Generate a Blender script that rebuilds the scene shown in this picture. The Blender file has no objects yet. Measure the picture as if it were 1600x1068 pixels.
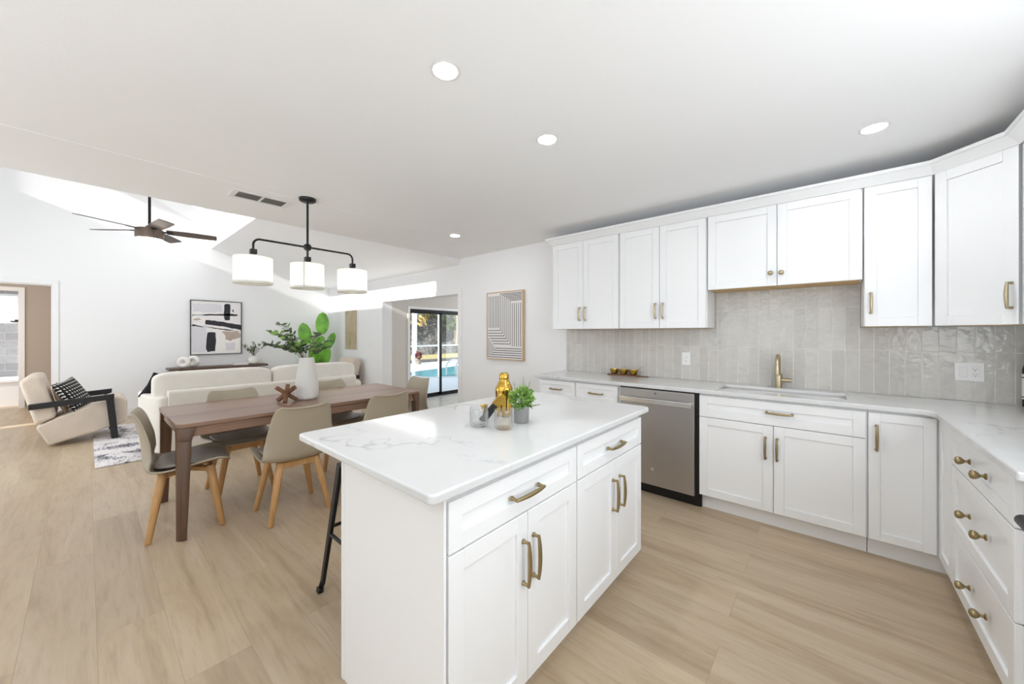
import bpy, bmesh, math, random
from mathutils import Vector, Matrix
PI = math.pi
SC = bpy.context.scene
COL = SC.collection
random.seed(7)

# ------------------------------------------------------------------ camera
CAM_H = 1.337
F_PX, YAW = 572.0, math.radians(40.70)
cd = bpy.data.cameras.new('camera')
cam = bpy.data.objects.new('camera', cd); COL.objects.link(cam)
cam.location = (0, 0, CAM_H)
cam.rotation_euler = (PI/2, 0, YAW)
cd.sensor_width = 36.0
cd.lens = 36.0 * F_PX / 1600.0
cd.shift_y = (534.0 - 520.5) / 1600.0 * -1.0
cd.clip_start = 0.02; cd.clip_end = 300
SC.camera = cam

# ------------------------------------------------------------------ world, sun, exposure
SC.view_settings.view_transform = 'Standard'
SC.view_settings.look = 'None'
SC.view_settings.exposure = EXPOSURE = 0.62
SC.view_settings.gamma = 1.0
SC.view_settings.use_curve_mapping = False
SC.cycles.max_bounces = 14
SC.cycles.diffuse_bounces = 8
SC.cycles.glossy_bounces = 5
SC.cycles.transmission_bounces = 8
SC.cycles.transparent_max_bounces = 12
SC.cycles.caustics_reflective = False
SC.cycles.caustics_refractive = False
SC.cycles.sample_clamp_indirect = 6.0
SC.cycles.use_denoising = True

w = bpy.data.worlds.new('sky'); SC.world = w; w.use_nodes = True
wn = w.node_tree.nodes; wl = w.node_tree.links
bg = wn['Background']
bg.inputs[0].default_value = (0.80, 0.90, 1.0, 1); bg.inputs[1].default_value = 1.1

def link(o): COL.objects.link(o); return o
def lamp(name, kind, loc, direction, energy, color=(1, 1, 1), sx=1, sy=1):
    d = bpy.data.lights.new(name, kind); d.energy = energy; d.color = color
    if kind == 'AREA':
        d.shape = 'RECTANGLE'; d.size = sx; d.size_y = sy
    o = link(bpy.data.objects.new(name, d)); o.location = loc
    o.rotation_euler = Vector(direction).to_track_quat('-Z', 'Y').to_euler()
    return o
sun = lamp('sun', 'SUN', (-5, -8, 8), (-0.09, 1, -0.35), 6.0, (1.0, 0.98, 0.95)); sun.data.angle = math.radians(0.9)
# added fill areas at invented wall openings; only the skylight is a visible source
lamp('fill_kitchen_rear', 'AREA', (-1.35, -2.55, 1.45), (-0.1, 0.20, 0.975), 62, (0.90, 0.955, 1.0), 3.4, 1.5)  # added area lamp aimed up to brighten the ceiling, no known window
lamp('fill_kitchen_side', 'AREA', (1.08, 0.95, 1.55), (-0.88, 0.30, 0.34), 17, (0.92, 0.965, 1.0), 1.7, 1.1)  # invented side source, lifts the island fronts and sink doors
lamp('fill_living_front', 'AREA', (-6.3, -1.78, 1.2), (0.1, 1, 0.5), 27, (0.96, 0.98, 1.0), 3.2, 2.2)  # unseen area lamp put in to light the living room
lamp('daylight_skylight', 'AREA', (-7.15, 0.75, 3.95), (0.0, 0.43, -0.9), 12, (0.95, 0.98, 1.0), 1.2, 0.7)
lamp('fill_sunroom', 'AREA', (-5.0, 6.98, 1.4), (0, -1, 0), 16, (1, 1, 1), 1.9, 1.7)  # extra lamp beyond the opening, brightens the sunroom box
lamp('fill_hall', 'AREA', (-9.9, -2.15, 1.3), (0, 1, 0), 20, (1, 0.97, 0.94), 1.6, 1.8)  # hall fill, an added lamp out of view

# ------------------------------------------------------------------ materials
def lin(c):
    return tuple((x/12.92 if x <= 0.04045 else ((x+0.055)/1.055)**2.4) for x in c)
def hx(s): return lin(tuple(int(s[i:i+2], 16)/255 for i in (0, 2, 4)))
class N:
    """tiny node helper"""
    def __init__(s, name):
        s.m = bpy.data.materials.new(name); s.m.use_nodes = True
        s.t = s.m.node_tree; s.n = s.t.nodes; s.b = s.n['Principled BSDF']
    def new(s, typ, **kw):
        n = s.n.new(typ)
        for k, v in kw.items(): setattr(n, k, v)
        return n
    def ln(s, a, b): s.t.links.new(a, b)
    def coord(s, scale=(1, 1, 1), rot=(0, 0, 0), kind='Object', loc=(0, 0, 0)):
        tc = s.new('ShaderNodeTexCoord'); mp = s.new('ShaderNodeMapping')
        mp.inputs['Scale'].default_value = scale; mp.inputs['Rotation'].default_value = rot
        mp.inputs['Location'].default_value = loc
        s.ln(tc.outputs[kind], mp.inputs[0]); return mp.outputs[0]
    def noise(s, vec, scale, detail=4, rough=0.5, dist=0.0):
        n = s.new('ShaderNodeTexNoise'); s.ln(vec, n.inputs['Vector'])
        n.inputs['Scale'].default_value = scale; n.inputs['Detail'].default_value = detail
        n.inputs['Roughness'].default_value = rough; n.inputs['Distortion'].default_value = dist
        return n
    def ramp(s, fac, stops, interp='LINEAR'):
        r = s.new('ShaderNodeValToRGB'); r.color_ramp.interpolation = interp
        e = r.color_ramp.elements
        while len(e) < len(stops): e.new(0.5)
        for el, (p, c) in zip(e, stops): el.position = p; el.color = (*c, 1)
        s.ln(fac, r.inputs[0]); return r.outputs[0]
    def mix(s, a, b, fac, mode='MIX'):
        m = s.new('ShaderNodeMix', data_type='RGBA', blend_type=mode)
        for sock, val in ((m.inputs[6], a), (m.inputs[7], b), (m.inputs[0], fac)):
            if hasattr(val, 'links') or hasattr(val, 'is_linked'): s.ln(val, sock)
            elif isinstance(val, (int, float)): sock.default_value = val
            else: sock.default_value = (*val, 1)
        return m.outputs[2]
    def bump(s, height, strength=0.2, dist=0.01):
        b = s.new('ShaderNodeBump'); b.inputs['Strength'].default_value = strength
        b.inputs['Distance'].default_value = dist
        s.ln(height, b.inputs['Height']); s.ln(b.outputs[0], s.b.inputs['Normal'])
def mat(name, col, rough=0.5, metal=0.0, spec=0.5, bump=None, emit=None, var=0.0):
    k = N(name); b = k.b
    c = hx(col) if isinstance(col, str) else col
    b.inputs['Base Color'].default_value = (*c, 1)
    b.inputs['Roughness'].default_value = rough; b.inputs['Metallic'].default_value = metal
    b.inputs['Specular IOR Level'].default_value = spec
    v = k.coord()
    if var:
        n = k.noise(v, 6, 3)
        k.ln(k.ramp(n.outputs[0], [(0.3, tuple(x*(1-var) for x in c)), (0.7, tuple(min(1, x*(1+var)) for x in c))]), b.inputs['Base Color'])
    if bump:
        n = k.noise(v, bump[0], 3, 0.6); k.bump(n.outputs[0], bump[1], bump[2] if len(bump) > 2 else 0.004)
    if emit:
        b.inputs['Emission Color'].default_value = (*emit[0], 1); b.inputs['Emission Strength'].default_value = emit[1]
    return k.m

M = {}
M['wall'] = mat('wall_paint', (0.835, 0.837, 0.84), 0.7, bump=(180, 0.04))
M['ceil'] = mat('ceiling_paint', (0.91, 0.915, 0.925), 0.8, bump=(140, 0.12))
M['trim'] = mat('trim_paint', (0.84, 0.84, 0.84), 0.4, bump=(60, 0.02))
M['cab'] = mat('white_cabinet_paint', (0.85, 0.855, 0.862), 0.33, bump=(40, 0.01))
M['beige'] = mat('beige_wall_paint', hx('b3a89d'), 0.7, bump=(160, 0.05))
M['greige'] = mat('greige_wall_paint', hx('cfc9c2'), 0.7, bump=(160, 0.05))
M['maple'] = mat('raw_maple', hx('c9a978'), 0.6, bump=(30, 0.05), var=0.08)
M['brass'] = mat('brushed_brass', hx('a5946f'), 0.34, 1.0, bump=(90, 0.03))
M['champ'] = mat('champagne_brass', hx('bfb092'), 0.32, 1.0, bump=(90, 0.03))
M['black'] = mat('black_metal', hx('1b1a1a'), 0.4, 0.3, bump=(80, 0.02))
M['blackwood'] = mat('black_wood', hx('17171a'), 0.45, bump=(40, 0.08))
M['plasticblack'] = mat('black_plastic', hx('0d0d0d'), 0.4, bump=(80, 0.02))
M['wplastic'] = mat('white_plastic', (0.82, 0.82, 0.81), 0.35, bump=(60, 0.01))
M['gold'] = mat('polished_gold', hx('c9a24a'), 0.14, 1.0, bump=(30, 0.05))
M['chrome'] = mat('steel_rim', hx('f2f2f0'), 0.2, 1.0, bump=(60, 0.03))
M['shell'] = mat('taupe_plastic', hx('aa9f8b'), 0.38, bump=(50, 0.01))
M['cushion'] = mat('grey_leatherette', hx('a39b92'), 0.42, bump=(70, 0.08))
M['sofa'] = mat('cream_fabric', hx('e3dfd7'), 0.9, bump=(260, 0.25), var=0.03)
M['boucle'] = mat('boucle_fabric', hx('d8cabb'), 0.95, bump=(120, 0.9, 0.008), var=0.06)
M['tanboucle'] = mat('tan_fabric', hx('c9b5a0'), 0.95, bump=(120, 0.6), var=0.05)
M['fluff'] = mat('black_fluff', hx('121214'), 0.9, bump=(90, 1.0, 0.02), var=0.3)
M['pinkbeige'] = mat('beige_cushion', hx('c8b19b'), 0.9, bump=(200, 0.3))
M['ceramic'] = mat('white_ceramic', hx('e8e4df'), 0.6, bump=(40, 0.2))
M['vase'] = mat('textured_vase', hx('d9d7d3'), 0.85, bump=(50, 0.2))
M['galv'] = mat('galvanised_metal', hx('9b9b9a'), 0.45, 0.6, bump=(35, 0.25), var=0.18)
M['leaf'] = mat('leaf_green', hx('86ad55'), 0.5, bump=(60, 0.1), var=0.35)
M['olive'] = mat('olive_leaf', hx('66754c'), 0.55, bump=(60, 0.1), var=0.4)
M['darkleaf'] = mat('dark_leaf', hx('52614a'), 0.55, bump=(60, 0.1), var=0.3)
M['banana'] = mat('glossy_leaf', hx('6aa834'), 0.32, bump=(25, 0.1), var=0.45)
M['stem'] = mat('stem_brown', hx('6d5a3e'), 0.7, bump=(60, 0.2))
M['soil'] = mat('soil', hx('3a2e24'), 0.95, bump=(60, 0.8))
M['canvas'] = mat('canvas', hx('e6e3e2'), 0.8, bump=(200, 0.15))
M['pblack'] = mat('black_paint', hx('27272c'), 0.6, bump=(40, 0.4))
M['pgrey'] = mat('lavender_grey_paint', hx('d6d4d8'), 0.7, bump=(40, 0.3))
M['ptan'] = mat('tan_paint', hx('b7a497'), 0.7, bump=(40, 0.4), var=0.1)
M['pcream'] = mat('cream_paint', hx('ece8e3'), 0.7, bump=(40, 0.3))
M['linew'] = mat('black_line_paint', hx('2c2a2a'), 0.7, bump=(60, 0.1))
M['oakframe'] = mat('light_oak', hx('c9ae8c'), 0.55, bump=(40, 0.1), var=0.08)
M['lampglow'] = mat('lamp_lens', (1, 1, 1), 0.4, emit=((0.94, 0.975, 1.0), 96.0), bump=(30, 0.01))
M['fanglow'] = mat('fan_lens', (1, 0.97, 0.93), 0.4, emit=((1, 0.9, 0.78), 9.0), bump=(30, 0.01))
M['duct'] = mat('duct_grey', hx('6b6a69'), 0.6, bump=(40, 0.05))  # one flat grey for vent louvres, outlet slots and badge
M['deck'] = mat('pool_deck', hx('cfd3d8'), 0.8, bump=(120, 0.2), var=0.03)
M['coping'] = mat('stone_coping', hx('8d8478'), 0.8, bump=(40, 0.4), var=0.1)
M['water'] = mat('pool_water', hx('5fb0bd'), 0.08, bump=(5, 0.15, 0.03))
M['grass'] = mat('dry_grass', hx('b5a673'), 0.9, bump=(30, 0.8), var=0.3)
M['rock'] = mat('rocky_slope', hx('77746f'), 0.95, bump=(3, 1.0, 0.3), var=0.45)
M['bark'] = mat('bark', hx('8f8474'), 0.9, bump=(30, 0.6), var=0.2)
M['leafy'] = mat('garden_leaf', hx('6f8248'), 0.7, bump=(30, 0.3), var=0.5)
M['dryleaf'] = mat('dry_palm_leaf', hx('b39a5c'), 0.7, bump=(30, 0.3), var=0.35)
M['terracotta'] = mat('red_paint', hx('6e2c28'), 0.6, bump=(30, 0.2))
M['alu'] = mat('white_aluminium', (0.80, 0.80, 0.80), 0.4, bump=(30, 0.02))
M['tile_grey'] = None

def wood(name, c1, c2, scale, rough=0.4, axis=0, bumpv=0.08):
    k = N(name); sc = [scale*1.0]*3; sc[axis] = scale*0.07
    v = k.coord(tuple(sc))
    n = k.noise(v, 6, 6, 0.62, 0.6)
    n2 = k.noise(v, 45, 3, 0.5)
    col = k.ramp(n.outputs[0], [(0.28, hx(c1)), (0.72, hx(c2))])
    col = k.mix(col, tuple(x*0.75 for x in hx(c1)), k.ramp(n2.outputs[0], [(0.5, (0, 0, 0)), (0.8, (0.5, 0.5, 0.5))]))
    k.ln(col, k.b.inputs['Base Color']); k.b.inputs['Roughness'].default_value = rough
    k.bump(n2.outputs[0], bumpv, 0.003); return k.m
M['walnut_y'] = wood('walnut_glare', '755848', 'a2836e', 1.0, 0.33, 1)  # lightened and greyed to carry the table top's glare, unlike the legs
M['walnut_z'] = wood('walnut_upright', '4a3424', '6d513c', 1.0, 0.4, 2)
M['darkwood'] = wood('dark_walnut', '4c3a30', '6b5546', 1.0, 0.45, 1)
M['beech'] = wood('beech', 'b98a56', 'd3a975', 1.2, 0.45, 2, 0.05)
M['brownstick'] = wood('brown_stick', '5d3c28', '8b6144', 2.0, 0.5, 2)
M['fanmotor'] = mat('bronze_motor', hx('75665c'), 0.38, 0.6, bump=(60, 0.03))
M['fanblade'] = wood('fan_blade_wood', '5a4e48', '6d6059', 1.0, 0.4, 0)

def marble(name):
    k = N(name); v = k.coord((1, 1, 1))
    wv = k.noise(v, 1.3, 4, 0.55, 0.0)
    mixv = k.new('ShaderNodeVectorMath', operation='MULTIPLY_ADD')
    k.ln(wv.outputs['Color'], mixv.inputs[0]); mixv.inputs[1].default_value = (0.9, 0.9, 0.9); k.ln(v, mixv.inputs[2])
    n = k.noise(mixv.outputs[0], 0.85, 5, 0.6)
    vein = k.ramp(n.outputs[0], [(0.489, (0, 0, 0)), (0.4995, (1, 1, 1)), (0.501, (1, 1, 1)), (0.508, (0, 0, 0))])
    mask = k.ramp(k.noise(v, 2.6, 3).outputs[0], [(0.48, (0, 0, 0)), (0.66, (0.6, 0.6, 0.6))])
    m1 = k.mix(vein, (0, 0, 0), mask); 
    mm = k.new('ShaderNodeMath', operation='MULTIPLY'); k.ln(vein, mm.inputs[0]); k.ln(mask, mm.inputs[1])
    cloud = k.ramp(k.noise(v, 3.0, 5, 0.6).outputs[0], [(0.35, (0.68, 0.685, 0.685)), (0.65, (0.645, 0.65, 0.65))])
    col = k.mix(cloud, (0.36, 0.36, 0.37), mm.outputs[0])
    k.ln(col, k.b.inputs['Base Color']); k.b.inputs['Roughness'].default_value = 0.1
    k.b.inputs['Specular IOR Level'].default_value = 0.5
    return k.m
M['marble'] = marble('white_quartz')

def floor_mat():
    k = N('oak_planks'); v = k.coord((1, 1, 1), loc=(0.35, -0.03, 0))
    def brick(c1, c2, mort):
        b = k.new('ShaderNodeTexBrick'); k.ln(v, b.inputs['Vector'])
        b.offset = 0.37; b.offset_frequency = 2
        b.inputs['Scale'].default_value = 1.0; b.inputs['Brick Width'].default_value = 1.52
        b.inputs['Row Height'].default_value = 0.2165; b.inputs['Mortar Size'].default_value = 0.0011
        b.inputs['Mortar Smooth'].default_value = 0.3; b.inputs['Bias'].default_value = 0.0
        b.inputs['Color1'].default_value = (*c1, 1); b.inputs['Color2'].default_value = (*c2, 1); b.inputs['Mortar'].default_value = (*mort, 1)
        return b
    b = brick((0, 0, 0), (1, 1, 1), (0.5, 0.5, 0.5))
    off = k.new('ShaderNodeVectorMath', operation='MULTIPLY_ADD')
    k.ln(b.outputs['Color'], off.inputs[0]); off.inputs[1].default_value = (9.0, 7.0, 5.0); k.ln(v, off.inputs[2])
    st = k.new('ShaderNodeMapping'); st.inputs['Scale'].default_value = (0.11, 1.0, 1.0); k.ln(off.outputs[0], st.inputs[0])
    g = k.noise(st.outputs[0], 5.5, 7, 0.66, 1.1)
    g2 = k.noise(st.outputs[0], 46, 3, 0.55)
    base = k.ramp(g.outputs[0], [(0.28, hx('a08b71')), (0.46, hx('b7a388')), (0.72, hx('c4b39c'))])
    tone = k.ramp(b.outputs['Color'], [(0.0, (0.93, 0.93, 0.935)), (1.0, (1.04, 1.035, 1.03))])
    col = k.mix(base, tone, 1.0, 'MULTIPLY')
    col = k.mix(col, hx('98836c'), k.ramp(g2.outputs[0], [(0.50, (0, 0, 0)), (0.80, (0.5, 0.5, 0.5))]))
    col = k.mix(col, hx('857360'), k.ramp(b.outputs['Fac'], [(0.0, (0, 0, 0)), (1.0, (0.55, 0.55, 0.55))]))
    k.ln(col, k.b.inputs['Base Color']); k.b.inputs['Roughness'].default_value = 0.36
    k.b.inputs['Specular IOR Level'].default_value = 0.4
    k.bump(g2.outputs[0], 0.04, 0.002)
    return k.m
M['floor'] = floor_mat()

def stack_tile(name, c_lo, c_hi, grout, wid, hgt, rough=0.12, off=0.0, bumps=0.35, axes=(0, 2), z0=0.0, x0=0.0):
    k = N(name); tc = k.new('ShaderNodeTexCoord'); sp = k.new('ShaderNodeSeparateXYZ'); cb = k.new('ShaderNodeCombineXYZ')
    k.ln(tc.outputs['Object'], sp.inputs[0])
    ax, az = k.new('ShaderNodeMath', operation='ADD'), k.new('ShaderNodeMath', operation='ADD')
    k.ln(sp.outputs[axes[0]], ax.inputs[0]); ax.inputs[1].default_value = x0
    k.ln(sp.outputs[axes[1]], az.inputs[0]); az.inputs[1].default_value = z0
    k.ln(ax.outputs[0], cb.inputs[0]); k.ln(az.outputs[0], cb.inputs[1]); v = cb.outputs[0]
    b = k.new('ShaderNodeTexBrick'); k.ln(v, b.inputs['Vector']); b.offset = off; b.offset_frequency = 2
    b.inputs['Scale'].default_value = 1; b.inputs['Brick Width'].default_value = wid; b.inputs['Row Height'].default_value = hgt
    b.inputs['Mortar Size'].default_value = 0.0028; b.inputs['Mortar Smooth'].default_value = 0.2
    b.inputs['Color1'].default_value = (*hx(c_lo), 1); b.inputs['Color2'].default_value = (*hx(c_hi), 1); b.inputs['Mortar'].default_value = (*hx(grout), 1)
    n = k.noise(v, 14, 4, 0.6, 0.8)
    col = k.mix(b.outputs['Color'], tuple(x*0.86 for x in hx(c_lo)), k.ramp(n.outputs[0], [(0.45, (0, 0, 0)), (0.75, (0.45, 0.45, 0.45))]))
    k.ln(col, k.b.inputs['Base Color'])
    k.ln(k.ramp(b.outputs['Fac'], [(0, (rough,)*3), (1, (0.7,)*3)]), k.b.inputs['Roughness'])
    n2 = k.noise(v, 22, 2, 0.5)
    inv = k.new('ShaderNodeMath', operation='SUBTRACT'); k.ln(n2.outputs[0], inv.inputs[0]); k.ln(b.outputs['Fac'], inv.inputs[1])
    k.bump(inv.outputs[0], bumps, 0.006)
    return k.m
M['tile'] = stack_tile('glazed_vertical_tile', 'bdbab4', 'cac7c1', 'dedad3', 0.0746, 0.305, 0.13, 0.0, 0.55, (0, 2), -0.914, -0.175)
M['tile_grey'] = stack_tile('grey_bath_tile', '9a9a9c', 'b4b4b6', 'c9c9c9', 0.30, 0.15, 0.25, 0.5, 0.1, (1, 2))
M['floortile'] = stack_tile('sunroom_floor_tile', 'b9b4ae', 'c4c0ba', 'a8a49e', 0.45, 0.45, 0.25, 0.0, 0.1, (0, 1))

def steel():
    k = N('stainless_steel'); v = k.coord((1, 1, 60))
    n = k.noise(v, 20, 3)
    k.b.inputs['Base Color'].default_value = (*hx('bdbab8'), 1); k.b.inputs['Metallic'].default_value = 1.0
    k.ln(k.ramp(n.outputs[0], [(0.3, (0.30,)*3), (0.7, (0.40,)*3)]), k.b.inputs['Roughness'])
    return k.m
M['steel'] = steel()

def rug_mat():
    k = N('distressed_rug'); v = k.coord()
    n = k.noise(k.coord((0.7, 3.0, 1)), 17, 8, 0.8, 0.3); n2 = k.noise(v, 5.0, 3, 0.5)
    s = k.new('ShaderNodeMath', operation='MULTIPLY'); k.ln(n.outputs[0], s.inputs[0]); k.ln(n2.outputs[0], s.inputs[1])
    col = k.ramp(s.outputs[0], [(0.17, hx('5b5a60')), (0.215, hx('a9a5aa')), (0.26, hx('dcd7d6')), (0.40, hx('e6e2df'))])
    k.ln(col, k.b.inputs['Base Color']); k.b.inputs['Roughness'].default_value = 0.95
    k.bump(k.noise(v, 220, 2).outputs[0], 0.3, 0.004); return k.m
M['rug'] = rug_mat()

def triangle_fabric():
    k = N('black_triangle_fabric'); tc = k.new('ShaderNodeTexCoord'); sp = k.new('ShaderNodeSeparateXYZ'); k.ln(tc.outputs['Generated'], sp.inputs[0])
    def mth(op, a_, b_=None):
        m = k.new('ShaderNodeMath', operation=op)
        for i_, q in enumerate((a_, b_)):
            if q is None: continue
            if hasattr(q, 'is_linked'): k.ln(q, m.inputs[i_])
            else: m.inputs[i_].default_value = q
        return m.outputs[0]
    fu = mth('FRACT', mth('MULTIPLY', sp.outputs[0], 10.0)); fv = mth('FRACT', mth('MULTIPLY', sp.outputs[1], 10.0))
    w_ = mth('MULTIPLY', mth('MULTIPLY', mth('GREATER_THAN', fu, 0.34), mth('GREATER_THAN', fv, 0.34)), mth('LESS_THAN', mth('ADD', fu, fv), 1.24))
    k.ln(k.ramp(w_, [(0.4, hx('141416')), (0.6, hx('e8e4dc'))]), k.b.inputs['Base Color'])
    k.b.inputs['Roughness'].default_value = 0.9; return k.m
M['tri'] = triangle_fabric()

def glass(name, tint=(1, 1, 1), gloss=0.08, power=4.0, mul=0.6):
    k = N(name); k.n.remove(k.b); out = k.n['Material Output']
    tr = k.new('ShaderNodeBsdfTransparent'); tr.inputs[0].default_value = (*tint, 1)
    gl = k.new('ShaderNodeBsdfGlossy'); gl.inputs['Roughness'].default_value = 0.02
    lw = k.new('ShaderNodeLayerWeight'); lw.inputs[0].default_value = 0.5
    pw = k.new('ShaderNodeMath', operation='POWER'); k.ln(lw.outputs['Facing'], pw.inputs[0]); pw.inputs[1].default_value = power
    fr = k.new('ShaderNodeMath', operation='MULTIPLY_ADD'); k.ln(pw.outputs[0], fr.inputs[0]); fr.inputs[1].default_value = mul; fr.inputs[2].default_value = gloss*0.5
    mx = k.new('ShaderNodeMixShader'); k.ln(fr.outputs[0], mx.inputs[0]); k.ln(tr.outputs[0], mx.inputs[1]); k.ln(gl.outputs[0], mx.inputs[2])
    k.ln(mx.outputs[0], out.inputs[0]); return k.m
M['glass'] = glass('window_glass', (0.97, 0.98, 0.98))
M['tumbler'] = glass('tumbler_glass', (0.95, 0.955, 0.955), 0.10, 2.4, 0.85)
def shade_mat():
    k = N('linen_shade'); k.n.remove(k.b); out = k.n['Material Output']
    a = k.new('ShaderNodeBsdfTranslucent'); a.inputs[0].default_value = (0.84, 0.84, 0.82, 1)
    d = k.new('ShaderNodeBsdfDiffuse'); d.inputs[0].default_value = (0.84, 0.84, 0.82, 1)
    mx = k.new('ShaderNodeMixShader'); mx.inputs[0].default_value = 0.5
    k.ln(a.outputs[0], mx.inputs[1]); k.ln(d.outputs[0], mx.inputs[2]); k.ln(mx.outputs[0], out.inputs[0]); return k.m
M['shade'] = shade_mat()

# ------------------------------------------------------------------ mesh helpers
class MB:
    def __init__(s): s.v = []; s.f = []; s.mi = []; s.T = None
    def add(s, vs, fs, m=0):
        o = len(s.v)
        for p in vs:
            p = Vector(p)
            s.v.append(s.T @ p if s.T is not None else p)
        for f in fs: s.f.append(tuple(i+o for i in f)); s.mi.append(m)
        return s
    def box(s, x0, x1, y0, y1, z0, z1, m=0):
        return s.add([(x0, y0, z0), (x1, y0, z0), (x1, y1, z0), (x0, y1, z0), (x0, y0, z1), (x1, y0, z1), (x1, y1, z1), (x0, y1, z1)],
                     [(3, 2, 1, 0), (4, 5, 6, 7), (0, 1, 5, 4), (1, 2, 6, 5), (2, 3, 7, 6), (3, 0, 4, 7)], m)
    def cbox(s, c, d, m=0): return s.box(c[0]-d[0]/2, c[0]+d[0]/2, c[1]-d[1]/2, c[1]+d[1]/2, c[2]-d[2]/2, c[2]+d[2]/2, m)
    def prism(s, poly, a0, a1, axis='z', m=0):
        n = len(poly)
        def pt(p, a): return {'z': (p[0], p[1], a), 'x': (a, p[0], p[1]), 'y': (p[0], a, p[1])}[axis]
        vs = [pt(p, a0) for p in poly] + [pt(p, a1) for p in poly]
        fs = [tuple(range(n-1, -1, -1)), tuple(range(n, 2*n))] + [(i, (i+1) % n, n+(i+1) % n, n+i) for i in range(n)]
        return s.add(vs, fs, m)
    def frustum(s, lo, hi, m=0):     # two quads of points
        return s.add(list(lo)+list(hi), [(3, 2, 1, 0), (4, 5, 6, 7), (0, 1, 5, 4), (1, 2, 6, 5), (2, 3, 7, 6), (3, 0, 4, 7)], m)
    def bar(s, p0, p1, w, t, w1=None, t1=None, up=(0, 0, 1), m=0):
        p0, p1 = Vector(p0), Vector(p1); d = (p1-p0).normalized(); u = Vector(up)
        if abs(d.dot(u)) > 0.98: u = Vector((0, 1, 0))
        a = d.cross(u).normalized(); b = a.cross(d).normalized(); w1 = w if w1 is None else w1; t1 = t if t1 is None else t1
        q = lambda p, w, t: [p-a*w/2-b*t/2, p+a*w/2-b*t/2, p+a*w/2+b*t/2, p-a*w/2+b*t/2]
        return s.frustum(q(p0, w, t), q(p1, w1, t1), m)
    def tube(s, path, radii, n=10, closed=False, m=0, cap=True):
        path = [Vector(p) for p in path]; k = len(path)
        if not hasattr(radii, '__len__'): radii = [radii]*k
        u = None; rings = []
        for i, p in enumerate(path):
            if closed: d = (path[(i+1) % k]-path[i-1]).normalized()
            else: d = (path[min(i+1, k-1)]-path[max(i-1, 0)]).normalized()
            if u is None:
                u = d.cross(Vector((0, 0, 1)))
                if u.length < 1e-3: u = d.cross(Vector((0, 1, 0)))
            u = (u-d*u.dot(d)).normalized(); v = d.cross(u)
            r = radii[i]; ra, rb = r if hasattr(r, '__len__') else (r, r)
            rings.append([p+u*math.cos(2*PI*j/n)*ra+v*math.sin(2*PI*j/n)*rb for j in range(n)])
        vs = [q for r in rings for q in r]; fs = []
        for i in range(k if closed else k-1):
            a, b = i*n, ((i+1) % k)*n
            fs += [(a+j, a+(j+1) % n, b+(j+1) % n, b+j) for j in range(n)]
        if cap and not closed: fs += [tuple(range(n-1, -1, -1)), tuple((k-1)*n+j for j in range(n))]
        return s.add(vs, fs, m)
    def cyl(s, p0, p1, r0, r1=None, n=20, m=0): return s.tube([p0, p1], [r0, r0 if r1 is None else r1], n, m=m)
    def lathe(s, prof, c=(0, 0, 0), n=24, axis='z', m=0, fn=None):
        # prof: (r, h) pairs; fn(angle, r, h) -> r
        vs = []; fs = []; k = len(prof); c = Vector(c)
        for (r, h) in prof:
            for j in range(n):
                a = 2*PI*j/n; rr = fn(a, r, h) if fn else r
                p = {'z': (rr*math.cos(a), rr*math.sin(a), h), 'y': (rr*math.cos(a), -h, rr*math.sin(a)), 'x': (h, rr*math.cos(a), rr*math.sin(a))}[axis]
                vs.append(c+Vector(p))
        for i in range(k-1): fs += [(i*n+j, i*n+(j+1) % n, (i+1)*n+(j+1) % n, (i+1)*n+j) for j in range(n)]
        if prof[0][0] > 1e-5: fs.append(tuple(range(n-1, -1, -1)))
        if prof[-1][0] > 1e-5: fs.append(tuple((k-1)*n+j for j in range(n)))
        return s.add(vs, fs, m)
    def grid(s, fn, nu, nv, m=0, cu=False):
        vs = [fn(i/nu, j/nv) for j in range(nv+1) for i in range(nu+(0 if cu else 1))]
        W = nu if cu else nu+1
        fs = [(j*W+i, j*W+(i+1) % W, (j+1)*W+(i+1) % W, (j+1)*W+i) for j in range(nv) for i in range(nu)]
        return s.add(vs, fs, m)
    def ell(s, c, r, n=16, k=10, m=0):
        c = Vector(c)
        return s.grid(lambda u, v: c+Vector((r[0]*math.sin(PI*v)*math.cos(2*PI*u), r[1]*math.sin(PI*v)*math.sin(2*PI*u), -r[2]*math.cos(PI*v))), n, k, m, True)
    def plate(s, polys, z0, z1, m=0):
        idx = {}; vs = []
        def key(p):
            kk = (round(p[0], 5), round(p[1], 5))
            if kk not in idx: idx[kk] = len(vs); vs.append(kk)
            return idx[kk]
        top = [[key(p) for p in poly] for poly in polys]; n = len(vs)
        ec = {}
        for f in top:
            for i in range(len(f)):
                e = (f[i], f[(i+1) % len(f)]); ec[e] = 1
        fs = [tuple(i+n for i in f) for f in top] + [tuple(reversed(f)) for f in top]
        for (a, b) in ec:
            if (b, a) not in ec: fs.append((a, b, b+n, a+n))
        return s.add([(x, y, z0) for x, y in vs] + [(x, y, z1) for x, y in vs], fs, m)
    def leaf(s, base, d, ln, wd, up=(0, 0, 1), curl=0.15, m=0, seg=4, fold=0.15, shp=0.8):
        base = Vector(base); d = Vector(d).normalized(); up = Vector(up)
        side = d.cross(up)
        if side.length < 1e-3: side = d.cross(Vector((1, 0, 0)))
        side.normalize(); nrm = side.cross(d).normalized()
        vs = []; fs = []
        for i in range(seg+1):
            t = i/seg; wv = wd*0.5*(math.sin(PI*min(1, 0.06+0.94*t)))**shp if i < seg else 0.0
            p = base+d*ln*t-nrm*curl*ln*t*t
            vs += [p-side*wv+nrm*fold*wv, p, p+side*wv+nrm*fold*wv]
        for i in range(seg):
            a = 3*i; b = a+3
            fs += [(a, a+1, b+1, b), (a+1, a+2, b+2, b+1)]
        return s.add(vs, fs, m)

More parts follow.
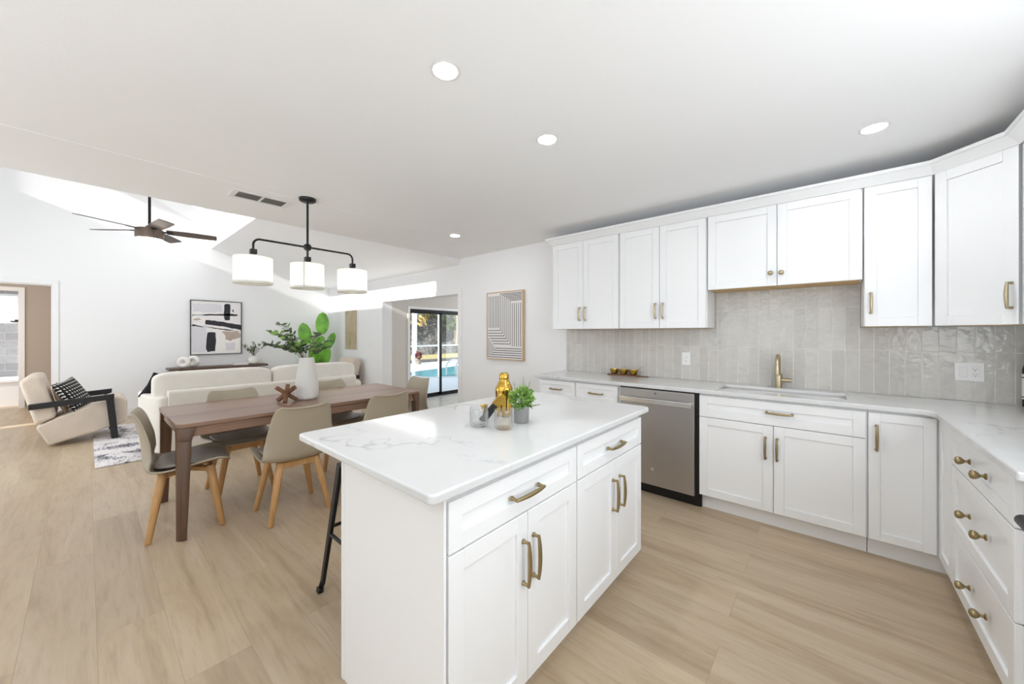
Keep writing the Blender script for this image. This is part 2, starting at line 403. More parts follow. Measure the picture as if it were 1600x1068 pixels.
def bake(o):
    dg = bpy.context.evaluated_depsgraph_get(); dg.update()
    me = bpy.data.meshes.new_from_object(o.evaluated_get(dg))
    old = o.data; o.modifiers.clear(); o.data = me; me.name = o.name
    bpy.data.meshes.remove(old)
def P(name, mb, mats, parent=None, bevel=0.0, seg=1, sub=0, solid=0.0, ang=35, label=None, merge=False):
    if isinstance(mats, str): mats = [mats]
    me = bpy.data.meshes.new(name)
    vs = mb.v
    me.from_pydata([tuple(p) for p in vs], [], mb.f)
    for mm in mats: me.materials.append(M[mm])
    me.polygons.foreach_set('material_index', mb.mi)
    bm = bmesh.new(); bm.from_mesh(me)
    if merge: bmesh.ops.remove_doubles(bm, verts=bm.verts, dist=1e-5)
    bmesh.ops.recalc_face_normals(bm, faces=bm.faces); bm.to_mesh(me); bm.free()
    o = link(bpy.data.objects.new(name, me))
    if parent is not None: o.parent = parent
    mods = False
    if solid: d = o.modifiers.new('s', 'SOLIDIFY'); d.thickness = solid; d.offset = 0; mods = True
    if sub: d = o.modifiers.new('u', 'SUBSURF'); d.levels = sub; d.render_levels = sub; mods = True
    if bevel:
        d = o.modifiers.new('b', 'BEVEL'); d.width = bevel; d.segments = seg; d.limit_method = 'ANGLE'; d.angle_limit = math.radians(38); mods = True
    if bevel and seg > 1:
        me.polygons.foreach_set('use_smooth', [True]*len(me.polygons))
        d = o.modifiers.new('w', 'WEIGHTED_NORMAL'); d.mode = 'FACE_AREA'; d.weight = 100; d.keep_sharp = True
    if mods: bake(o)
    me = o.data
    me.polygons.foreach_set('use_smooth', [True]*len(me.polygons))
    me.set_sharp_from_angle(angle=math.radians(ang)); me.update()
    if label: o['label'] = label
    return o
def thing(name, label, cat, loc=(0, 0, 0), rot=0.0, group=None):
    o = link(bpy.data.objects.new(name, None)); o.empty_display_size = 0.1
    o.location = loc; o.rotation_euler = (0, 0, rot); o['label'] = label; o['category'] = cat
    if group: o['group'] = group
    return o
def tag(o, label, cat, group=None):
    o['label'] = label; o['category'] = cat
    if group: o['group'] = group
    return o
def struct(name, mb, m, bevel=0.0, parent=None, **k):
    o = P(name, mb, m, parent, bevel, **k)
    if parent is None: o['kind'] = 'structure'
    return o
def dup(o, parent=None):
    c = o.copy(); COL.objects.link(c)
    if parent is not None: c.parent = parent
    for ch in list(o.children): dup(ch, c)
    return c
def WB(t):
    mb = MB(); mb.T = (Matrix.Translation(t.location) @ Matrix.Rotation(t.rotation_euler[2], 4, 'Z')).inverted(); return mb

# ================================================================== STRUCTURE
YW, XF, XK, ZC = 3.60, -8.56, -4.15, 2.44
struct('floor', MB().box(-12.6, 1.25, -2.6, YW+0.187, -0.12, 0), 'floor')
struct('floor', MB().box(-6.27, -3.2, YW+0.187, 7.1, -0.12, 0.0), 'floortile')
struct('ceiling', MB().box(-3.30, 1.25, -2.6, YW, ZC, ZC+0.16), 'ceil')
struct('ceiling', MB().box(XK, -3.30, -2.6, YW, ZC-0.0015, ZC+0.16), 'ceil')
# vaulted living-room ceiling: low slope, boxed step, high slope with a skylight
VX0, VX1 = XF, XK+0.02
lowslope = [(YW, 2.35), (1.61, 2.865), (1.49, 2.89), (1.49, 3.22), (1.49, 3.36), (1.62, 3.36), (YW, 2.50)]
struct('ceiling', MB().prism(lowslope, VX0, VX1, 'x'), 'ceil')
zb = lambda y: 3.22+0.48*(1.49-y)
SKX0, SKX1, SKY0, SKY1 = -7.8, -6.5, 0.45, 1.22
hs = MB()
for (xa, xb, ya, yb) in ((VX0, SKX0, -1.8, 1.49), (SKX1, VX1, -1.8, 1.49), (SKX0, SKX1, -1.8, SKY0), (SKX0, SKX1, SKY1, 1.49)):
    hs.prism([(yb, zb(yb)), (ya, zb(ya)), (ya, zb(ya)+0.15), (yb, zb(yb)+0.15)], xa, xb, 'x')
struct('ceiling', hs, 'ceil')
sk = MB()
for (xa, xb, ya, yb) in ((SKX0-0.05, SKX1+0.05, SKY0-0.05, SKY0), (SKX0-0.05, SKX1+0.05, SKY1, SKY1+0.05), (SKX0-0.05, SKX0, SKY0, SKY1), (SKX1, SKX1+0.05, SKY0, SKY1)):
    sk.prism([(yb, zb(yb)+0.15), (ya, zb(ya)+0.15), (ya, zb(ya)+0.35), (yb, zb(yb)+0.35)], xa, xb, 'x')
swin = struct('window_1', sk, 'trim')
P('glass_pane', MB().prism([(SKY1, zb(SKY1)+0.30), (SKY0, zb(SKY0)+0.30), (SKY0, zb(SKY0)+0.31), (SKY1, zb(SKY1)+0.31)], SKX0, SKX1, 'x'), 'glass', swin)

def walls(name, axis, c0, c1, rects, m='wall', bevel=0.0):
    mb = MB()
    for (a0, a1, z0, z1) in rects:
        if axis == 'y': mb.box(a0, a1, c0, c1, z0, z1)
        else: mb.box(c0, c1, a0, a1, z0, z1)
    return struct(name, mb, m, bevel)
OX0, OX1, OZ = -6.267, -4.141, 1.92
walls('wall_back', 'y', YW, YW+0.187, [(XF-0.15, OX0, 0, 2.7), (OX0, OX1, OZ, 2.7), (OX1, 1.25, 0, 2.7)])
DY0, DY1, DZ = -1.25, -0.323, 2.045
walls('wall_left', 'x', XF-0.12, XF, [(DY1, YW, 0, 5.0), (DY0, DY1, DZ, 5.0), (-1.95, DY0, 0, 5.0)])
walls('wall_right', 'x', 1.10, 1.25, [(1.82, YW, 0, ZC), (-2.6, 0.08, 0, ZC), (0.08, 1.82, 0, 0.98), (0.08, 1.82, 2.12, ZC)])
walls('wall_front', 'y', -2.75, -2.6, [(XK, -3.1, 0, ZC), (0.4, 1.25, 0, ZC), (-3.1, 0.4, 0, 0.7), (-3.1, 0.4, 2.2, ZC)])
walls('wall_living_front', 'y', -1.95, -1.8, [(XF, -8.0, 0, 3.73), (-4.6, XK, 0, 3.73), (-8.0, -4.6, 2.35, 3.73), (XF, XK, 4.40, 5.0), (XF, -8.45, 3.73, 4.40), (-4.2, XK, 3.73, 4.40)])
walls('wall_living_side', 'x', XK, XK+0.12, [(-2.6, -1.8, 0, ZC-0.0015), (-1.95, YW, ZC+0.16, 5.0)])
# sunroom beyond the wide opening
SLY0, SLY1, SLZ = 4.20, 5.80, 1.805
walls('wall_sunroom_left', 'x', OX0-0.16, OX0, [(YW+0.187, SLY0-0.02, 0, 2.5), (SLY1+0.02, 7.1, 0, 2.5), (SLY0-0.02, SLY1+0.02, SLZ+0.02, 2.5)], 'greige')
walls('wall_sunroom_right', 'x', -3.3, -3.2, [(YW+0.187, 7.1, 0, 2.5)], 'greige')
walls('wall_sunroom_back', 'y', 7.0, 7.1, [(-6.27, -6.05, 0, 2.5), (-3.9, -3.2, 0, 2.5), (-6.05, -3.9, 0, 0.5), (-6.05, -3.9, 2.3, 2.5)], 'greige')
struct('ceiling', MB().box(-6.42, -3.2, YW+0.187, 7.1, 2.4, 2.5), 'ceil')
# hall and bathroom beyond the doorway
HX = -10.93
walls('wall_hall', 'x', HX-0.12, HX, [(-0.79, -0.1, 0, 2.5), (-1.75, -0.79, 2.09, 2.5), (-2.3, -1.75, 0, 2.5)], 'beige')
walls('wall_hall_end', 'y', -0.20, -0.1, [(HX-0.12, XF-0.12, 0, 2.5)], 'beige')
walls('wall_hall_front', 'y', -2.3, -2.2, [(HX, -8.84, 0, 2.5), (-8.84, -8.66, 2.0, 2.5)], 'beige')
walls('wall_bath_side', 'y', -0.55, -0.5, [(-12.4, HX-0.12, 0, 2.5)], 'tile_grey')
walls('wall_bath', 'x', -12.45, -12.3, [(-2.3, -0.5, 0, 1.53), (-2.3, -1.9, 1.53, 2.12), (-0.86, -0.5, 1.53, 2.12), (-2.3, -0.5, 2.12, 2.5)], 'tile_grey')
struct('ceiling', MB().box(-12.45, XF-0.12, -2.3, -0.1, 2.42, 2.5), 'ceil')
bw = MB(); 
for (a, b, c, d) in ((-1.9, -0.86, 1.53, 1.57), (-1.9, -0.86, 2.08, 2.12), (-1.9, -1.86, 1.57, 2.08), (-0.90, -0.86, 1.57, 2.08)): bw.box(-12.42, -12.3, a, b, c, d)
bwin = struct('window_2', bw, 'trim')
P('glass_pane', MB().box(-12.38, -12.37, -1.86, -0.90, 1.57, 2.08), 'glass', bwin)
P('window_latch', MB().box(-12.30, -12.25, -0.98, -0.82, 1.565, 1.585).box(-12.27, -12.24, -0.93, -0.88, 1.58, 1.61), 'black', bwin)

# baseboards and casings
def casing_x(mb, x0, x1, y0, y1, z, wd):      # around an opening in a constant-X wall
    mb.box(x0, x1, y0-wd, y0, 0, z+wd); mb.box(x0, x1, y1, y1+wd, 0, z+wd); mb.box(x0, x1, y0, y1, z, z+wd); return mb
def casing_y(mb, y0, y1, x0, x1, z, wd):
    mb.box(x0-wd, x0, y0, y1, 0, z+wd); mb.box(x1, x1+wd, y0, y1, 0, z+wd); mb.box(x0, x1, y0, y1, z, z+wd); return mb
struct('baseboard_left', MB().box(XF, XF+0.015, DY1+0.06, YW-0.015, 0, 0.135), 'trim', 0.004)
struct('baseboard_back', MB().box(XF, OX0-0.07, YW-0.015, YW, 0, 0.135).box(OX1+0.078, -2.30, YW-0.015, YW, 0, 0.135), 'trim', 0.004)
struct('trim_1', casing_x(MB(), XF, XF+0.016, DY0, DY1, DZ, 0.058).box(XF-0.12, XF, DY1-0.012, DY1, 0, DZ).box(XF-0.12, XF, DY0, DY0+0.012, 0, DZ).box(XF-0.12, XF, DY0+0.012, DY1-0.012, DZ-0.012, DZ), 'trim', 0.003)
struct('trim_2', casing_y(MB(), YW-0.016, YW, OX0, OX1, OZ, 0.075), 'trim', 0.003)
struct('trim_3', casing_x(MB(), OX0, OX0+0.016, SLY0-0.02, SLY1+0.02, SLZ+0.02, 0.05), 'trim', 0.003)
struct('trim_4', casing_x(MB(), HX, HX+0.016, -1.75, -0.79, 2.09, 0.07), 'trim', 0.003)
# sliding glass door in the sunroom
df = MB()
xa, xb = OX0-0.11, OX0-0.02
df.box(xa, xb, SLY0-0.02, SLY1+0.02, SLZ-0.035, SLZ+0.02).box(xa, xb, SLY0-0.02, SLY1+0.02, 0, 0.035)
df.box(xa, xb, SLY0-0.02, SLY0+0.012, 0.035, SLZ-0.035).box(xa, xb, SLY1-0.012, SLY1+0.02, 0.035, SLZ-0.035)
door1 = struct('door_1', df, 'black', 0.002)
for (ya, yb, xo) in ((SLY0+0.012, 5.03, 0.0), (4.96, SLY1-0.012, 0.036)):
    pf = MB(); x0 = xa+0.01+xo; x1 = x0+0.03
    st = 0.035 if xo else 0.028
    pf.box(x0, x1, ya, ya+(0.045 if xo else 0.012), 0.035, SLZ-0.035).box(x0, x1, yb-(0.012 if xo else 0.045), yb, 0.035, SLZ-0.035)
    pf.box(x0, x1, ya, yb, 0.035, 0.075).box(x0, x1, ya, yb, SLZ-0.06, SLZ-0.035)
    p = P('sliding_panel', pf, 'black', door1, 0.002)
    P('glass_pane', MB().box(x0+0.012, x0+0.018, ya+0.012, yb-0.012, 0.07, SLZ-0.06), 'glass', p)

# ================================================================== KITCHEN JOINERY
def shaker(mb, x0, x1, z0, z1, y=0.0, t=0.02, fr=0.057, rec=0.0095):
    mb.box(x0, x0+fr, y, y+t, z0, z1).box(x1-fr, x1, y, y+t, z0, z1)
    mb.box(x0+fr, x1-fr, y, y+t, z1-fr, z1).box(x0+fr, x1-fr, y, y+t, z0, z0+fr)
    return mb.box(x0+fr, x1-fr, y+rec, y+t-0.001, z0+fr, z1-fr)
def pull(parent, x, z, L=0.135, vert=True, m='brass'):
    k = MB(); h = L/2
    q = (lambda a, y: (x, y, z+a)) if vert else (lambda a, y: (x+a, y, z))
    for sgn in (-1, 1):
        k.tube([q(sgn*h*0.93, 0.0), q(sgn*h*0.93, -0.006), q(sgn*h*0.93, -0.009), q(sgn*h*0.95, -0.026)], [0.0085, 0.0085, 0.0058, 0.0055], 10)
    n = 12; path = []; rad = []
    for i in range(n+1):
        a = -1+2*i/n; path.append(q(a*h, -0.026-0.006*(1-a*a))); rr = 0.0052+0.0028*(1-a*a); rad.append(rr)
    k.tube(path, rad, 10)
    return P('handle', k, m, parent, ang=50)
def knob(parent, x, z, m='brass', y=0.0):
    k = MB(); k.lathe([(0.012, 0.0), (0.012, 0.004), (0.006, 0.008), (0.0055, 0.016), (0.011, 0.020), (0.0160, 0.027), (0.0172, 0.034), (0.0138, 0.041), (0.006, 0.0445), (0.0, 0.045)], (x, y, z), 18, 'y')
    return P('knob', k, m, parent, ang=50)
ZD0, ZD1, ZG = 0.117, 0.868, 0.707        # door bottom, drawer top, gap between drawer and doors
def base_carcass(t, w, depth=0.55, toe=0.075, extra=None, toe_m='cab'):
    c = MB().box(0.0015, w-0.0015, 0.021, depth, 0.11, 0.8835)
    if extra: extra(c)
    P('carcass', c, 'cab', t, 0.001)
    P('toe_kick', MB().box(0.002, w-0.002, toe, depth-0.02, 0.0, 0.11), toe_m, t)
def front(name, t, x0, x1, z0, z1, fr=0.057):
    return P(name, shaker(MB(), x0, x1, z0, z1, fr=fr), 'cab', t, 0.0016)

YD = 3.04
# --- run on the back wall
t = thing('base_cabinet', 'white two-drawer base cabinet left of the steel dishwasher', 'cabinet', (-2.255, YD, 0), 0, 'base cabinets')
base_carcass(t, 0.880)
for (a, b) in ((0.012, 0.425), (0.445, 0.862)):
    d = front('drawer', t, a, b, ZG+0.006, ZD1, 0.042); pull(d, (a+b)/2, (ZG+ZD1)/2, 0.135, False)
    d = front('door', t, a, b, ZD0, ZG); pull(d, b-0.045 if a < 0.1 else a+0.045, 0.60)
t = thing('base_cabinet', 'wide white sink base cabinet with one long false drawer front over two doors', 'cabinet', (-0.740, YD, 0), 0, 'base cabinets')
base_carcass(t, 0.9262)
d = front('drawer', t, 0.004, 0.917, ZG+0.003, ZD1, 0.057); pull(d, 0.497, 0.797, 0.15, False)
d = front('door', t, 0.004, 0.462, ZD0, ZG-0.002); pull(d, 0.420, 0.552, 0.15)
d = front('door', t, 0.466, 0.917, ZD0, ZG-0.002); pull(d, 0.485, 0.552, 0.15); 
t = thing('corner_cabinet', 'white corner base cabinet with a tall folding door in the inner corner', 'cabinet', (0.186, YD, 0), 0, 'base cabinets')
k = WB(t); k.box(0.186, 1.085, YD+0.021, 3.585, 0.11, 0.8835).box(0.484, 1.085, 2.762, YD+0.021, 0.11, 0.8835); P('carcass', k, 'cab', t, 0.001)
k = WB(t); k.box(0.188, 1.07, YD+0.075, 3.57, 0, 0.11).box(0.55, 1.07, 2.764, YD+0.075, 0, 0.11); P('toe_kick', k, 'cab', t)
d = front('door', t, 0.002, 0.272, ZD0, ZD1, 0.05); pull(d, 0.036, 0.722, 0.15)
lf = WB(t); lf2 = MB(); lf2.T = lf.T @ Matrix.Translation((0.463, 3.027, 0)) @ Matrix.Rotation(-PI/2, 4, 'Z')
P('door', shaker(lf2, 0.0, 0.262, ZD0-0.0, ZD1, fr=0.05), 'cab', t, 0.0016)
# --- drawers on the right wall
XR = 0.463
t = thing('drawer_cabinet', 'white three-drawer base cabinet with round brass knobs on the right wall', 'cabinet', (XR, 2.758, 0), -PI/2)
base_carcass(t, 0.902)
for (za, zb_, kz) in ((0.704, ZD1, 0.789), (0.396, 0.698, 0.556), (ZD0, 0.390, 0.252)):
    d = front('drawer', t, 0.006, 0.785, za, zb_, 0.045 if za > 0.7 else 0.057)
    for kx in (0.303, 0.514): knob(d, kx, kz)
# --- worktop, sink, tap
RI = 0.055
arc = [(0.440-RI+RI*math.sin(a), 3.013-RI+RI*math.cos(a)) for a in [i*PI/2/6 for i in range(7)]]
SX0, SX1, SY0, SY1 = -0.640, 0.095, 3.165, 3.450
xm = (SX0+SX1)/2; XL = -2.290; YB = 3.588
Lp = [(XL, 3.013), (xm, 3.013), (xm, SY0), (SX0, SY0), (SX0, SY1), (xm, SY1), (xm, YB), (XL, YB)]
inner = [(0.440-0.0, 3.013-0.075), (0.4365, 3.013-0.04), (0.425, 3.013-0.018), (0.405, 3.013-0.004), (0.38, 3.013)]
Rp = [(xm, 3.013), (0.38, 3.013)] + list(reversed(inner[:-1])) + [(0.440, 1.855), (1.088, 1.855), (1.088, YB), (xm, YB), (xm, SY1), (SX1, SY1), (SX1, SY0), (xm, SY0)]
o = P('countertop', MB().plate([Lp, Rp], 0.884, 0.914), 'marble', None, 0.006, 3, merge=True)
tag(o, 'L-shaped white marbled quartz worktop along the back and right walls', 'countertop')
t = thing('kitchen_sink', 'stainless undermount sink sunk into the worktop below the brass tap', 'sink', (xm, 3.31, 0.70))
k = WB(t)
a, b, c, d_ = SX0+0.002, SX1-0.002, SY0+0.002, SY1-0.002
k.box(a-0.0015, a, c-0.0015, d_+0.0015, 0.70, 0.898).box(b, b+0.0015, c-0.0015, d_+0.0015, 0.70, 0.898).box(a, b, c-0.0015, c, 0.70, 0.898).box(a, b, d_, d_+0.0015, 0.70, 0.898).box(a, b, c, d_, 0.69, 0.70)
P('basin', k, 'steel', t)
P('drain', WB(t).lathe([(0.045, 0.7), (0.045, 0.703), (0.03, 0.704), (0.028, 0.701), (0, 0.701)], (xm, 3.31, 0)), 'chrome', t)
t = thing('kitchen_tap', 'brushed brass single-lever kitchen tap behind the sink', 'tap', (-0.284, 3.515, 0.914))
P('body', MB().lathe([(0.026, 0), (0.026, 0.004), (0.0225, 0.006), (0.0225, 0.105), (0.021, 0.112), (0.0, 0.112)], n=24), 'champ', t)
path = [(0, 0, 0.108), (0, 0, 0.20)]; R_ = 0.052
for i in range(1, 15): a = PI*i/14; path.append((0, -R_+R_*math.cos(a), 0.20+R_*math.sin(a)))
path += [(0, -2*R_, 0.175)]
P('spout', MB().tube(path, 0.0125, 16), 'champ', t)
P('spray_head', MB().lathe([(0.0135, 0), (0.0165, 0.004), (0.0165, 0.055), (0.0135, 0.072), (0.0125, 0.078)], (0, -2*R_, 0.105), 20), 'champ', t)
k = MB().cyl((0.018, 0, 0.062), (0.078, 0, 0.062), 0.0155, n=20); lv = P('valve', k, 'champ', t)
P('lever', MB().tube([(0.068, 0, 0.07), (0.069, 0, 0.10), (0.072, 0, 0.142)], [0.0045, 0.0042, 0.0036], 10), 'champ', lv)
# --- dishwasher
t = thing('dishwasher', 'stainless steel dishwasher with a bar handle and black toe kick', 'dishwasher', (-1.371, YD, 0))
P('cabinet_body', MB().box(0.002, 0.626, 0.012, 0.55, 0.09, 0.882), 'plasticblack', t)
d = P('door', MB().box(0.008, 0.604, -0.014, 0.011, 0.092, 0.872), 'steel', t, 0.004, 2)
k = MB(); k.box(0.022, 0.594, -0.060, -0.044, 0.766, 0.804); k.box(0.022, 0.045, -0.042, -0.013, 0.776, 0.80); k.box(0.571, 0.594, -0.042, -0.013, 0.776, 0.80)
P('handle', k, 'chrome', d, 0.003, 2)
P('badge', MB().lathe([(0.009, 0), (0.009, 0.0012), (0, 0.0012)], (0.31, -0.014, 0.846), 20, 'y'), 'duct', d)
P('sticker', MB().lathe([(0.014, 0), (0.014, 0.0006), (0, 0.0006)], (0.285, -0.014, 0.225), 20, 'y'), 'chrome', d)
P('toe_kick', MB().box(0.004, 0.622, 0.045, 0.5, 0.0, 0.088).box(0.612, 0.640, 0.050, 0.072, 0.0, 0.1), 'plasticblack', t, 0.002)
# --- range just entering the frame at the right
t = thing('cooking_range', 'steel cooking range cut off at the right edge, only its dark handle showing', 'range', (0.500, 1.850, 0), -PI/2)
P('body', MB().box(0.003, 0.757, 0.0, 0.58, 0.02, 0.905).box(0.02, 0.74, 0.03, 0.57, 0, 0.02), 'steel', t, 0.004)
d = P('oven_door', MB().box(0.006, 0.754, -0.03, -0.001, 0.22, 0.88), 'steel', t, 0.004)
P('handle', MB().tube([(0.30, -0.03, 0.845), (0.30, -0.105, 0.845)], 0.009, 10).tube([(0.70, -0.03, 0.845), (0.70, -0.105, 0.845)], 0.009, 10).cyl((0.245, -0.108, 0.845), (0.73, -0.108, 0.845), 0.016), 'black', d)
P('cooktop', MB().box(0.003, 0.757, 0.0, 0.58, 0.906, 0.916), 'plasticblack', t, 0.003)

# --- wall cabinets
YU, ZU0, ZU1 = 3.297, 1.380, 2.286
def wall_cab(label, x0, w, z0, doors, dp=0.30, loc=None, rot=0, name='wall_cabinet'):
    t = thing(name, label, 'cabinet', loc or (x0, YU, z0), rot, 'wall cabinets')
    h = ZU1-z0
    P('carcass', MB().box(0.0012, w-0.0012, 0.021, dp, 0.004, h), 'cab', t, 0.001)
    P('underside', MB().box(0.012, w-0.012, 0.03, dp-0.01, 0.0, 0.0039), 'maple', t, label='raw wood underside')
    for (a, b, kind, hx_, hz) in doors:
        d = front('door', t, a, b, 0.002, h-0.004)
        if kind == 'pull': pull(d, hx_, hz, 0.135, m='champ')
        else: knob(d, hx_, hz, 'champ')
    return t
wall_cab('white wall cabinet at the left end of the row, beside the striped picture', -2.255, 0.758, ZU0, [(0.004, 0.370, 'pull', 0.335, 0.155), (0.374, 0.750, 'pull', 0.402, 0.155)])
wall_cab('white two-door wall cabinet above the gold bowls and dishwasher', -1.494, 0.752, ZU0, [(0.006, 0.371, 'pull', 0.340, 0.155), (0.375, 0.744, 'pull', 0.404, 0.155)])
wall_cab('short white wall cabinet with two round knobs above the sink', -0.739, 0.918, 1.687, [(0.005, 0.460, 'knob', 0.425, 0.092), (0.464, 0.908, 'knob', 0.489, 0.090)])
wall_cab('narrow single-door white wall cabinet right of the sink cabinet', 0.182, 0.298, ZU0, [(0.004, 0.2955, 'pull', 0.033, 0.152)])
wall_cab('white diagonal corner wall cabinet at the far right', 0, 0.352, ZU0, [(0.003, 0.346, 'pull', 0.322, 0.150)], 0.25, (0.4835, 3.290, ZU0), -PI/4, 'corner_wall_cabinet')
wall_cab('white wall cabinet cut off by the right edge of the frame', 0, 0.76, ZU0, [(0.004, 0.378, 'pull', 0.34, 0.15), (0.382, 0.756, 'pull', 0.42, 0.15)], 0.345, (0.738, 3.036, ZU0), -PI/2)
# crown moulding along all of them
pth = [Vector(p) for p in ((-2.257, 3.595), (-2.257, 3.295), (0.4835, 3.295), (0.736, 3.0405), (0.736, 2.27))]
prof = [(0.0, 2.282), (0.006, 2.282), (0.012, 2.292), (0.050, 2.332), (0.058, 2.334), (0.058, 2.354), (0.0, 2.354)]
nr = lambda a, b: Vector(((b-a).y, -(b-a).x)).normalized()
vs = []
for i, p in enumerate(pth):
    n0 = nr(pth[max(i-1, 0)], pth[max(i-1, 0)+1]); n1 = nr(pth[min(i, len(pth)-2)], pth[min(i, len(pth)-2)+1])
    mt = (n0+n1)/(1+n0.dot(n1))
    vs += [(p.x+mt.x*o_, p.y+mt.y*o_, z) for o_, z in prof]
K = len(prof); fs = [(i*K+j, i*K+(j+1) % K, (i+1)*K+(j+1) % K, (i+1)*K+j) for i in range(len(pth)-1) for j in range(K)]
fs += [tuple(range(K)), tuple((len(pth)-1)*K+j for j in range(K))]
struct('trim_5', MB().add(vs, fs), 'cab', ang=25)
# tiled splashback
sp = MB().box(-2.262, 1.095, 3.589, 3.599, 0.9145, ZU0-0.001).box(-0.738, 0.178, 3.589, 3.599, ZU0-0.001, 1.686)
struct('wall_splashback', sp, 'tile')

# --- island
IX, IY = -0.800, 0.655
t = thing('island_cabinet', 'white island base cabinet nearest the camera, drawer over two doors', 'cabinet', (IX, IY, 0), PI/2, 'island cabinets')
def extra(c): c.box(0.0, 0.0015, 0.0, 0.62, 0.0, 0.8835)
c = MB().box(0.0015, 0.695, 0.021, 0.625, 0.10, 0.8835); P('carcass', c, 'cab', t, 0.001)
c = MB().box(0.012, 0.695, 0.075, 0.60, 0.0, 0.10); P('toe_kick', c, 'cab', t)
c = MB().box(-0.006, 0.0, 0.040, 0.612, 0.0, 0.8835).box(-0.009, 0.012, 0.612, 0.632, 0.0, 0.8835).box(-0.009, 0.0, 0.004, 0.040, 0.10, 0.8835)
P('end_panel', c, 'cab', t, 0.0015)
def isl(t, x0, x1, xc, dh, v1, v2):
    d = front('drawer', t, x0, x1, 0.715, 0.862, 0.050); pull(d, dh, 0.785, 0.16, False)
    d = front('door', t, x0, xc-0.0015, 0.112, 0.709); pull(d, v1, 0.544, 0.155)
    d = front('door', t, xc+0.0015, x1, 0.112, 0.709); pull(d, v2, 0.544, 0.155)
isl(t, 0.006, 0.692, 0.362, 0.347, 0.333, 0.391)
t = thing('island_cabinet', 'white island base cabinet at the far end of the island', 'cabinet', (IX, IY+0.696, 0), PI/2, 'island cabinets')
c = MB().box(0.0005, 0.705, 0.021, 0.625, 0.10, 0.8835); P('carcass', c, 'cab', t, 0.001)
c = MB().box(0.0005, 0.69, 0.075, 0.60, 0.0, 0.10); P('toe_kick', c, 'cab', t)
isl(t, 0.006, 0.704, 0.378, 0.358, 0.337, 0.415)
def rrect(x0, x1, y0, y1, r, n=5):
    pts = []
    for (cx, cy, a0) in ((x1-r, y0+r, -PI/2), (x1-r, y1-r, 0), (x0+r, y1-r, PI/2), (x0+r, y0+r, PI)):
        pts += [(cx+r*math.cos(a0+PI/2*i/n), cy+r*math.sin(a0+PI/2*i/n)) for i in range(n+1)]
    return pts
o = P('island_countertop', MB().prism(rrect(-1.700, -0.776, 0.583, 2.122, 0.022), 0.8845, 0.914), 'marble', None, 0.007, 3)
tag(o, 'white marbled quartz slab on top of the kitchen island', 'countertop')

# --- outlets
def plate_(name, label, cat, x, z, w, kinds, y=3.5888):
    t = thing(name, label, cat, (x, y, z))
    P('cover_plate', MB().box(-w/2, w/2, -0.006, 0, -0.058, 0.058), 'wplastic', t, 0.002, 2)
    for i, kd in enumerate(kinds):
        cx = (i-(len(kinds)-1)/2)*0.046
        if kd == 's': P('rocker', MB().box(cx-0.0165, cx+0.0165, -0.010, -0.006, -0.033, 0.033), 'wplastic', t, 0.0015)
        else:
            r = P('receptacle', MB().box(cx-0.0165, cx+0.0165, -0.009, -0.006, -0.033, 0.033), 'wplastic', t, 0.0015)
            k = MB()
            for zz in (-0.017, 0.017):
                k.box(cx-0.008, cx-0.006, -0.0096, -0.009, zz-0.002, zz+0.006).box(cx+0.006, cx+0.008, -0.0096, -0.009, zz-0.002, zz+0.006).lathe([(0.003, 0), (0.003, 0.0006), (0, 0.0006)], (cx, -0.009, zz-0.008), 10, 'y')
            P('slots', k, 'duct', r)
plate_('wall_outlet', 'single white outlet on the splashback above the dishwasher', 'outlet', -0.978, 1.104, 0.072, 'o')
plate_('switch_outlet', 'double white switch-and-outlet plate on the splashback right of the sink', 'outlet', 0.672, 1.098, 0.118, 'so')
plate_('light_switch', 'white light switch on the living-room wall left of the wide opening', 'switch', -6.77, 1.118, 0.075, 's', YW-0.0005)
# ================================================================== CEILING FIXTURES
DL = [(-1.217, 0.985, 'recessed ceiling light over the near end of the island'), (-1.208, 1.712, 'recessed ceiling light over the far end of the island'),
      (0.193, 2.763, 'recessed ceiling light in front of the corner wall cabinets'), (-3.186, 2.717, 'small far recessed ceiling light near the wide opening'),
      (0.193, 0.95, 'added recessed fill light out of frame by the cooking range'), (0.193, -0.85, 'added recessed fill light out of frame behind the camera')]  # last two fittings are unseen additions that even out the kitchen light
first = None
for x, y, lb in DL:
    z = ZC
    if first is None:
        first = t = thing('recessed_light', lb, 'ceiling light', (x, y, z), 0, 'recessed ceiling lights')
        P('trim_ring', MB().lathe([(0.0508, -0.0012), (0.0515, -0.0020), (0.060, -0.0020), (0.064, -0.0004)], n=32), 'wplastic', t)
        P('lens', MB().lathe([(0.0, -0.0018), (0.0505, -0.0018), (0.0505, -0.0006)], n=32), 'lampglow', t)
    else:
        c = dup(first); c.location = (x, y, z); c['label'] = lb
t = thing('ceiling_vent', 'white ceiling air vent with two dark louvred panels', 'vent', (-3.515, 0.935, ZC-0.0015))
P('frame', MB().box(-0.105, 0.105, -0.205, -0.165, -0.006, -0.0005).box(-0.105, 0.105, 0.165, 0.205, -0.006, -0.0005).box(-0.105, -0.072, -0.165, 0.165, -0.006, -0.0005).box(0.072, 0.105, -0.165, 0.165, -0.006, -0.0005).box(-0.072, 0.072, -0.009, 0.009, -0.006, -0.0005), 'wplastic', t, 0.0015)
for (a, b) in ((-0.165, -0.009), (0.009, 0.165)):
    k = MB().box(-0.072, 0.072, a, b, -0.0015, -0.0006)
    for i in range(7):
        x = -0.068+0.020*i; k.frustum([(x, a, -0.005), (x+0.003, a, -0.006), (x+0.003, b, -0.006), (x, b, -0.005)], [(x+0.011, a, -0.002), (x+0.014, a, -0.003), (x+0.014, b, -0.003), (x+0.011, b, -0.002)])
    P('louvre_panel', k, 'duct', t)

